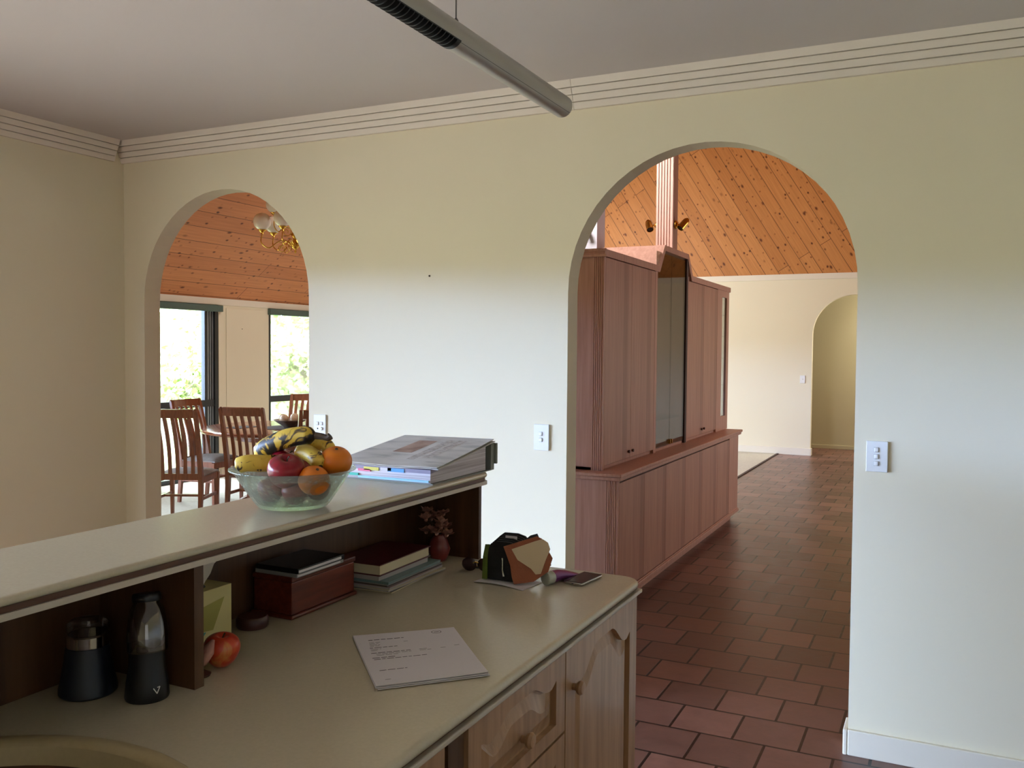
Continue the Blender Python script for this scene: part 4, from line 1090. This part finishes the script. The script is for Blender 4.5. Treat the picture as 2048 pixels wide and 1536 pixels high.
def make_chair():
    t = thing('dining_chair', '', 'chair', (0, 0, FL), 0, 'slat-back dining chairs round the table')
    J = M['jarrah']; W = .435
    def back(z): return -.205 - .13*max(0, (z-.42)/.60)**1.25 - .03*max(0, (.30-z)/.3)      # rear line of the chair in profile
    zz = [0, .15, .30, .42, .55, .70, .85, .955, 1.015]
    for sx in (-1, 1):
        MB().beam([(sx*(W/2-.018), back(z), z) for z in zz], [.028, .032, .036, .038, .037, .036, .035, .034, .030], [.030, .036, .042, .046, .040, .034, .030, .028, .026]).build('rear_post', J, t, world=False)
        MB().beam([(sx*(W/2-.012), .205, 0), (sx*(W/2-.012), .205, .25), (sx*(W/2-.012), .205, .415)], [.026, .032, .038], [.026, .032, .038]).build('front_leg', J, t, world=False)
        MB().box(sx*(W/2-.012)-.010, sx*(W/2-.012)+.010, -.19, .19, .365, .425).box(sx*(W/2-.014)-.008, sx*(W/2-.014)+.008, -.21, .19, .215, .240).build('side_rail', J, t, world=False)
    # curved top rail
    mb = MB()
    for (z0, h) in ((.985, .075),):
        mb.beam([((W-.075)*(k/8-.5), back(z0)-.018*math.sin(PI*k/8), z0) for k in range(9)], h, .024, side=(0, -.18, 1))
    mb.build('top_rail', J, t, world=False)
    for sx in (-1, 1):
        MB().sphere((sx*(W/2-.018), back(1.015), 1.015), .017, (1, .8, .7), 12, 8).build('post_cap', J, t, smooth='all', world=False)
    MB().beam([((W-.06)*(k/4-.5), back(.435), .425) for k in range(5)], .055, .024, side=(0, 0, 1)).build('lower_rail', J, t, world=False)
    MB().box(-W/2+.02, W/2-.02, .192, .214, .36, .425).build('front_rail', J, t, world=False)
    MB().box(-W/2+.02, W/2-.02, -.012, .008, .218, .238).build('stretcher', J, t, world=False)
    for k in range(5):
        x = (k-2)*.066
        pts = []
        for q in range(8):
            z = .45 + (.955-.45)*q/7
            pts.append((x*(1+.05*q/7), back(z)-.016*math.sin(PI*(x/(W-.075)+.5))*(q/7) + .026*math.sin(PI*q/7), z))
        MB().beam(pts, .031, .013).build('back_slat', J, t, world=False)
    def cush(u, v):
        x = (u-.5)*(W-.004); y = -.20 + .425*v
        e = min(1, 9*min(u, 1-u))*min(1, 9*min(v, 1-v))
        return (x, y, .432 + .012*e + .034*math.sin(PI*u)**.7*math.sin(PI*min(1, max(0, v)))**.7)
    MB().grid(cush, 18, 18, .012).build('seat_cushion', M['seat_fabric'], t, smooth=True, world=False)
    return t
def place(proto, x, y, heading, label, first=False):
    """heading: direction the sitter faces, degrees anticlockwise from +y"""
    if first:
        proto.location = (x, y, FL); proto.rotation_euler = (0, 0, math.radians(heading)); proto['label'] = label; return proto
    return dup(proto, (x, y, FL), math.radians(heading), label)
ch = make_chair()
place(ch, -1.83, 2.22, 26, 'nearest dining chair, at the left edge of the narrow arch, grey seat pulled out', True)
place(ch, -2.42, 3.12, -86, 'dining chair with its back along the left window, grey seat toward the table')
place(ch, -1.44, 2.72, 15, 'dining chair with its slatted back to the kitchen, just left of the fruit bowl')
place(ch, -2.27, 4.30, 200, 'dining chair on the far side of the table, against the right window')
place(ch, -.82, 2.77, 50, 'dining chair cut off by the right jamb of the narrow arch')

# centrepiece: ceramic bowl of ornamental balls on a woven mat
o = MB().lathe([(0, 0), (.27, 0), (.275, .004), (.26, .007), (0, .007)], (TC[0]+.10, TC[1]-.10, .7572), 40).build('woven_mat', M['woven_mat'], None, smooth=True)
tag(o, 'dark round woven mat under the bowl on the dining table', 'mat'); recentre(o)
CB = (TC[0]+.085, TC[1]-.09, .7644)
t = thing('ceramic_bowl', 'wide shallow brown ceramic bowl of ornamental balls on the dining table', 'bowl', CB)
MB().lathe([(0, 0), (.06, 0), (.065, .006), (.10, .03), (.155, .068), (.165, .074), (.158, .076), (.10, .042), (.05, .016), (0, .014)], CB, 44).build('bowl', M['bowl_ceramic'], t, smooth='all')
for k, (dx, dy, dz, r, lab) in enumerate(((-.08, -.012, .088, .043, 'pale gold ornamental ball at the left in the ceramic bowl'), (-.005, -.078, .088, .044, 'pale gold ornamental ball at the front of the ceramic bowl'), (.047, .018, .096, .045, 'largest gold ornamental ball on the right of the ceramic bowl'), (-.015, .082, .084, .040, 'gold ornamental ball at the back of the ceramic bowl'), (.085, -.045, .088, .036, 'gold ornamental ball by the right rim of the ceramic bowl'))):
    o = MB().sphere((0, 0, r), r, u=24, v=16).build('ornamental_ball', M['ball_gold'], None, smooth='all')
    o.location = (CB[0]+dx, CB[1]+dy, CB[2]+dz-r); tag(o, lab, 'ball', 'ornamental balls in the ceramic bowl')
o = MB().box(-2.26, -2.06, 3.12, 3.42, .7572, .7612, .001).build('place_mat', M['woven_mat']); tag(o, 'thin dark placemat on the near left of the dining table', 'mat'); recentre(o)

# ------------------------------------------------------------------ brass chandelier with opal globes
H = Vector((-1.70, 3.55, 2.60))
t = thing('chandelier', 'brass scroll-arm chandelier with white glass globes at the edge of the narrow arch', 'chandelier', tuple(H))
roofz = EAVE_Z + (H.x-EAVE_X)*math.tan(PITCH)
MB().tube([H+Vector((0, 0, .30)), Vector((H.x, H.y, roofz+.02))], .008, 10).build('stem_rod', M['brass'], t, smooth=True)
MB().lathe([(0, -.075), (.008, -.07), (.012, -.055), (.006, -.04), (.03, -.02), (.052, .01), (.045, .04), (.02, .06), (.03, .085), (.045, .11), (.03, .14), (.016, .16), (.026, .20), (.036, .225), (.02, .26), (.012, .30), (0, .31)], H, 24).build('hub', M['brass'], t, smooth='all')
def lamp(ang, R, gz, az):
    d = Vector((math.cos(ang), math.sin(ang), 0))
    P_ = lambda r, z: H + d*r + Vector((0, 0, z))
    pts = [P_(.04, az), P_(R*.35, az+.045), P_(R*.55, az+.02), P_(R*.78, az-.035), P_(R*.95, az-.015), P_(R*1.04, az+.03), P_(R, gz-.125)]
    S = []
    for i in range(len(pts)-1):
        p0, p1, p2, p3 = pts[max(i-1, 0)], pts[i], pts[i+1], pts[min(i+2, len(pts)-1)]
        for k in range(5):
            u = k/5; S.append(.5*((2*p1) + (-p0+p2)*u + (2*p0-5*p1+4*p2-p3)*u*u + (-p0+3*p1-3*p2+p3)*u**3))
    S.append(pts[-1])
    arm = MB().tube(S, .0055, 8).build('scroll_arm', M['brass'], t, smooth=True)
    sc = [P_(R*.42 + .055*(1-k/26)*math.cos(k*.42+1.2), az-.035 + .055*(1-k/26)*math.sin(k*.42+1.2)) for k in range(22)]
    MB().tube(sc, .004, 8).build('scroll', M['brass'], arm, smooth=True)
    c = P_(R, gz)
    MB().lathe([(0, -.128), (.014, -.125), (.010, -.112), (.022, -.102), (.040, -.088), (.042, -.080), (.03, -.078), (0, -.078)], c, 20).build('globe_cup', M['brass'], arm, smooth=True)
    MB().sphere(c, .088, u=32, v=20).build('globe', M['globe_opal'], t, smooth='all')
q = .4518
for a in (190, 146, 62, 334, 262): lamp(math.radians(a)+q, .325, .235, .01)
for a in (206, 326, 86): lamp(math.radians(a)+q, .205, .40, .17)

# ------------------------------------------------------------------ trees outside the dining windows
def tree(label, x, y, h, cr, seed, m, nleaf=2600, leaf=.16, fork=True):
    rn = random.Random(seed); gz = -.26
    t = thing('gum_tree', label, 'tree', (x, y, gz), 0, 'gum trees outside the dining windows')
    mb = MB(); tips = []
    lean = rn.uniform(-.12, .12)
    trunk = [(x+lean*h*q*q, y+rn.uniform(-.1, .1), gz+h*.62*q) for q in (0, .25, .5, .75, 1)]
    mb.tube(trunk, [.14, .12, .10, .085, .06], 9)
    for k in range(9):
        p = Vector(trunk[2 + k % 3]); a = rn.uniform(0, 2*PI); L = h*rn.uniform(.22, .42)
        e = p + Vector((math.cos(a)*L*.75, math.sin(a)*L*.75, L*rn.uniform(.45, .9)))
        mid_ = (p+e)/2 + Vector((rn.uniform(-.2, .2), rn.uniform(-.2, .2), rn.uniform(-.1, .25)))
        mb.tube([p, mid_, e], [.055, .035, .015], 6); tips += [e, mid_]
    mb.build('trunk', M['bark_pale'], t, smooth=True)
    verts, faces = [], []
    for k in range(nleaf):
        c = rn.choice(tips); s = cr*rn.uniform(.2, .55)
        v = Vector((rn.gauss(0, s), rn.gauss(0, s), rn.gauss(0, s*.6)))
        p = c + v
        if p.z < .2: p.z = .2 + rn.random()*.5
        d = Vector((rn.uniform(-1, 1), rn.uniform(-1, 1), rn.uniform(-1, .2))).normalized()
        n = d.cross(Vector((rn.uniform(-1, 1), rn.uniform(-1, 1), rn.uniform(-1, 1)))).normalized()
        l = leaf*rn.uniform(.7, 1.3); w_ = l*.3
        i = len(verts)
        verts += [p, p+d*l*.5+n*w_, p+d*l, p+d*l*.5-n*w_]; faces.append((i, i+1, i+2, i+3))
    me = bpy.data.meshes.new('foliage'); o = bpy.data.objects.new('foliage', me); COL.objects.link(o)
    me.from_pydata([tuple(v - Vector((x, y, gz))) for v in verts], [], faces); me.materials.append(M[m]); o.parent = t
TREES = [('slender forked gum tree in the left dining window', -9.5, 9.0, 5.2, 1.0, 2, 'leaf_pale'),
         ('low bushy tree at the foot of the left dining window', -8.4, 8.6, 2.3, .8, 5, 'leaf_green'),
         ('tall pale gum tree far off in the left dining window', -17.0, 15.4, 10.0, 2.6, 3, 'leaf_pale', 4200, .30),
         ('broad green tree behind the left window stile', -13.6, 14.6, 7.5, 2.1, 8, 'leaf_green', 3600, .24),
         ('forked gum tree in the right dining window', -8.8, 12.2, 5.4, 1.0, 13, 'leaf_green'),
         ('low pale bush in the right dining window', -8.0, 11.4, 2.2, .8, 17, 'leaf_pale'),
         ('tall gum tree far off in the right dining window', -14.5, 18.6, 9.5, 2.4, 19, 'leaf_pale', 4200, .28),
         ('dense green tree at the right edge of the right window', -10.8, 16.4, 6.0, 1.6, 23, 'leaf_green')]
for a in TREES: tree(*a)
rn = random.Random(41); verts, faces = [], []
for k in range(9000):
    d = rn.uniform(0, 1); along = rn.uniform(-26, 26)
    c = Vector((-26 - 9*d, 24 + 9*d, 0)) + Vector((.72, .69, 0))*along
    p = c + Vector((rn.gauss(0, 1), rn.gauss(0, 1), -.2 + 11*d**.8*rn.uniform(.75, 1) + rn.uniform(0, .8)))
    dr = Vector((rn.uniform(-1, 1), rn.uniform(-1, 1), rn.uniform(-1, .3))).normalized()
    n = dr.cross(Vector((rn.uniform(-1, 1), rn.uniform(-1, 1), rn.uniform(-1, 1)))).normalized()
    l = rn.uniform(.5, 1.1); i = len(verts)
    verts += [p, p+dr*l*.5+n*l*.3, p+dr*l, p+dr*l*.5-n*l*.3]; faces.append((i, i+1, i+2, i+3))
me = bpy.data.meshes.new('bushland'); o = bpy.data.objects.new('bushland', me); COL.objects.link(o)
me.from_pydata([tuple(v - Vector((-30, 28, 0))) for v in verts], [], faces); me.materials.append(M['leaf_pale']); o.location = (-30, 28, 0)
tag(o, 'pale hillside bushland far beyond the dining windows', 'foliage', kind='stuff')

# ------------------------------------------------------------------ daylight
wd = bpy.data.worlds.new('overcast_sky'); SC.world = wd; wd.use_nodes = True
nt = wd.node_tree; bg = nt.nodes['Background']
tc = N(nt, 'ShaderNodeTexCoord'); sp = N(nt, 'ShaderNodeSeparateXYZ')
nt.links.new(tc.outputs['Generated'], sp.inputs[0])
mr = N(nt, 'ShaderNodeMapRange'); mr.inputs['From Min'].default_value = -1; mr.inputs['From Max'].default_value = 1
nt.links.new(sp.outputs['Z'], mr.inputs['Value'])
r = ramp(nt, mr.outputs[0], [(0.0, (0.016, .018, .012, 1)), (0.500, (0.03, .034, .026, 1)), (0.513, (.060, .070, .060, 1)), (.520, (.38, .545, 1.0, 1)), (.546, (.38, .545, 1.0, 1)), (.575, (.25, .285, .34, 1)), (1.0, (.26, .29, .33, 1))])
# thin cloud with the sun behind it makes one side of the sky brighter
dt = N(nt, 'ShaderNodeVectorMath', _operation='DOT_PRODUCT'); dt.inputs[1].default_value = Vector(GLOW_DIR).normalized()
nt.links.new(tc.outputs['Generated'], dt.inputs[0])
g = N(nt, 'ShaderNodeMapRange', _interpolation_type='SMOOTHSTEP'); g.inputs['From Min'].default_value = GLOW_MIN; g.inputs['From Max'].default_value = 1.0
g.inputs['To Min'].default_value = SKY; g.inputs['To Max'].default_value = GLOW
nt.links.new(dt.outputs['Value'], g.inputs['Value'])
nt.links.new(r.outputs['Color'], bg.inputs['Color'])
nt.links.new(g.outputs[0], bg.inputs['Strength'])

def portal(name, loc, rot, sx, sy):
    l = bpy.data.lights.new(name, 'AREA'); l.shape = 'RECTANGLE'; l.size = sx; l.size_y = sy
    l.cycles.is_portal = True
    o = bpy.data.objects.new(name, l); COL.objects.link(o); o.location = loc; o.rotation_euler = rot
    return o
portal('daylight_kitchen_doors', (-.16, -3.15, 1.05), (0, -PI/2, 0), 2.1, 4.3)
for i, (a, b) in enumerate(WIN): portal('daylight_dining_window', (-3.86, (a+b)/2, 1.04), (0, -PI/2, 0), 2.08, b-a)
def area(name, loc, target, sx, sy, power, rgb=(1, 1, 1)):
    l = bpy.data.lights.new(name, 'AREA'); l.shape = 'RECTANGLE'; l.size = sx; l.size_y = sy; l.energy = power; l.color = rgb
    o = bpy.data.objects.new(name, l); COL.objects.link(o); o.location = loc
    o.rotation_euler = (Vector(target)-Vector(loc)).to_track_quat('-Z', 'Y').to_euler()
    return o
# added fill lamps
area('dining_fill', (1.1, .7, 3.7), (2.28, 2.9, 2.95), .9, .9, 25, (1.0, .97, .95)).data.spread = math.radians(64)  # added lamp, brightens the pink post and cabinet shoulder from above
area('window_light', (5.9, 4.2, 1.9), (2.4, 3.6, 1.0), 3.0, 1.6, 60, (.97, .98, 1.0))  # added on the right to lift the cabinet front
area('window_light', (5.9, -5.0, 1.7), (1.0, -2.5, 1.9), 2.2, 1.2, 7, (.97, .98, 1.0))  # weak added fill towards the kitchen's left wall and ceiling
area('window_light', (1.4, KB+.1, 1.7), (.6, 0, 1.8), 1.8, 1.1, 34, (1.0, .97, .90))  # added before the solid rear wall to lift the kitchen's left wall
area('dining_fill', (-.4, 4.4, 4.3), (-2.6, 4.6, 1.0), 1.2, 1.2, 60, (1.0, .98, .94))  # added for more ambient light around the table and windows
area('hall_fill', (4.4, 11.1, 2.5), (3.2, 11.5, 0.6), .5, .5, 62, (1.0, .95, .82))  # added to brighten the hall wall, stands for no known fitting
area('dining_fill', (-1.2, 7.0, 3.2), (1.6, 10.4, 1.2), 1.6, 1.2, 150, (.94, .97, 1.0))  # added to brighten the far wall

SC.view_settings.view_transform = 'Standard'
SC.view_settings.look = 'None'
SC.view_settings.exposure = 0.0
cy = SC.cycles
cy.max_bounces = 8; cy.diffuse_bounces = 4; cy.glossy_bounces = 4; cy.transmission_bounces = 6; cy.transparent_max_bounces = 12
cy.sample_clamp_indirect = 6.0
cy.caustics_reflective = False; cy.caustics_refractive = False
cy.use_denoising = True
cy.use_adaptive_sampling = True; cy.adaptive_threshold = 0.025

# ------------------------------------------------------------------ camera
cd = bpy.data.cameras.new('camera'); cam = bpy.data.objects.new('camera', cd); COL.objects.link(cam)
cd.sensor_fit = 'HORIZONTAL'; cd.sensor_width = 36.0
cd.lens = 1775.654/2048*36.0
cd.clip_start = .02; cd.clip_end = 300
yaw, pitch, roll = 0.451772742, -0.0368027399, -0.00796718639
fwd = Vector((-math.sin(yaw)*math.cos(pitch), math.cos(yaw)*math.cos(pitch), math.sin(pitch)))
right = Vector((math.cos(yaw), math.sin(yaw), 0)); down = fwd.cross(right)
r2 = right*math.cos(roll) + down*math.sin(roll); d2 = -right*math.sin(roll) + down*math.cos(roll)
mw = Matrix(((r2.x, -d2.x, -fwd.x, 4.23622864), (r2.y, -d2.y, -fwd.y, -3.62618486), (r2.z, -d2.z, -fwd.z, 1.55021991), (0, 0, 0, 1)))
cam.matrix_world = mw
SC.camera = cam
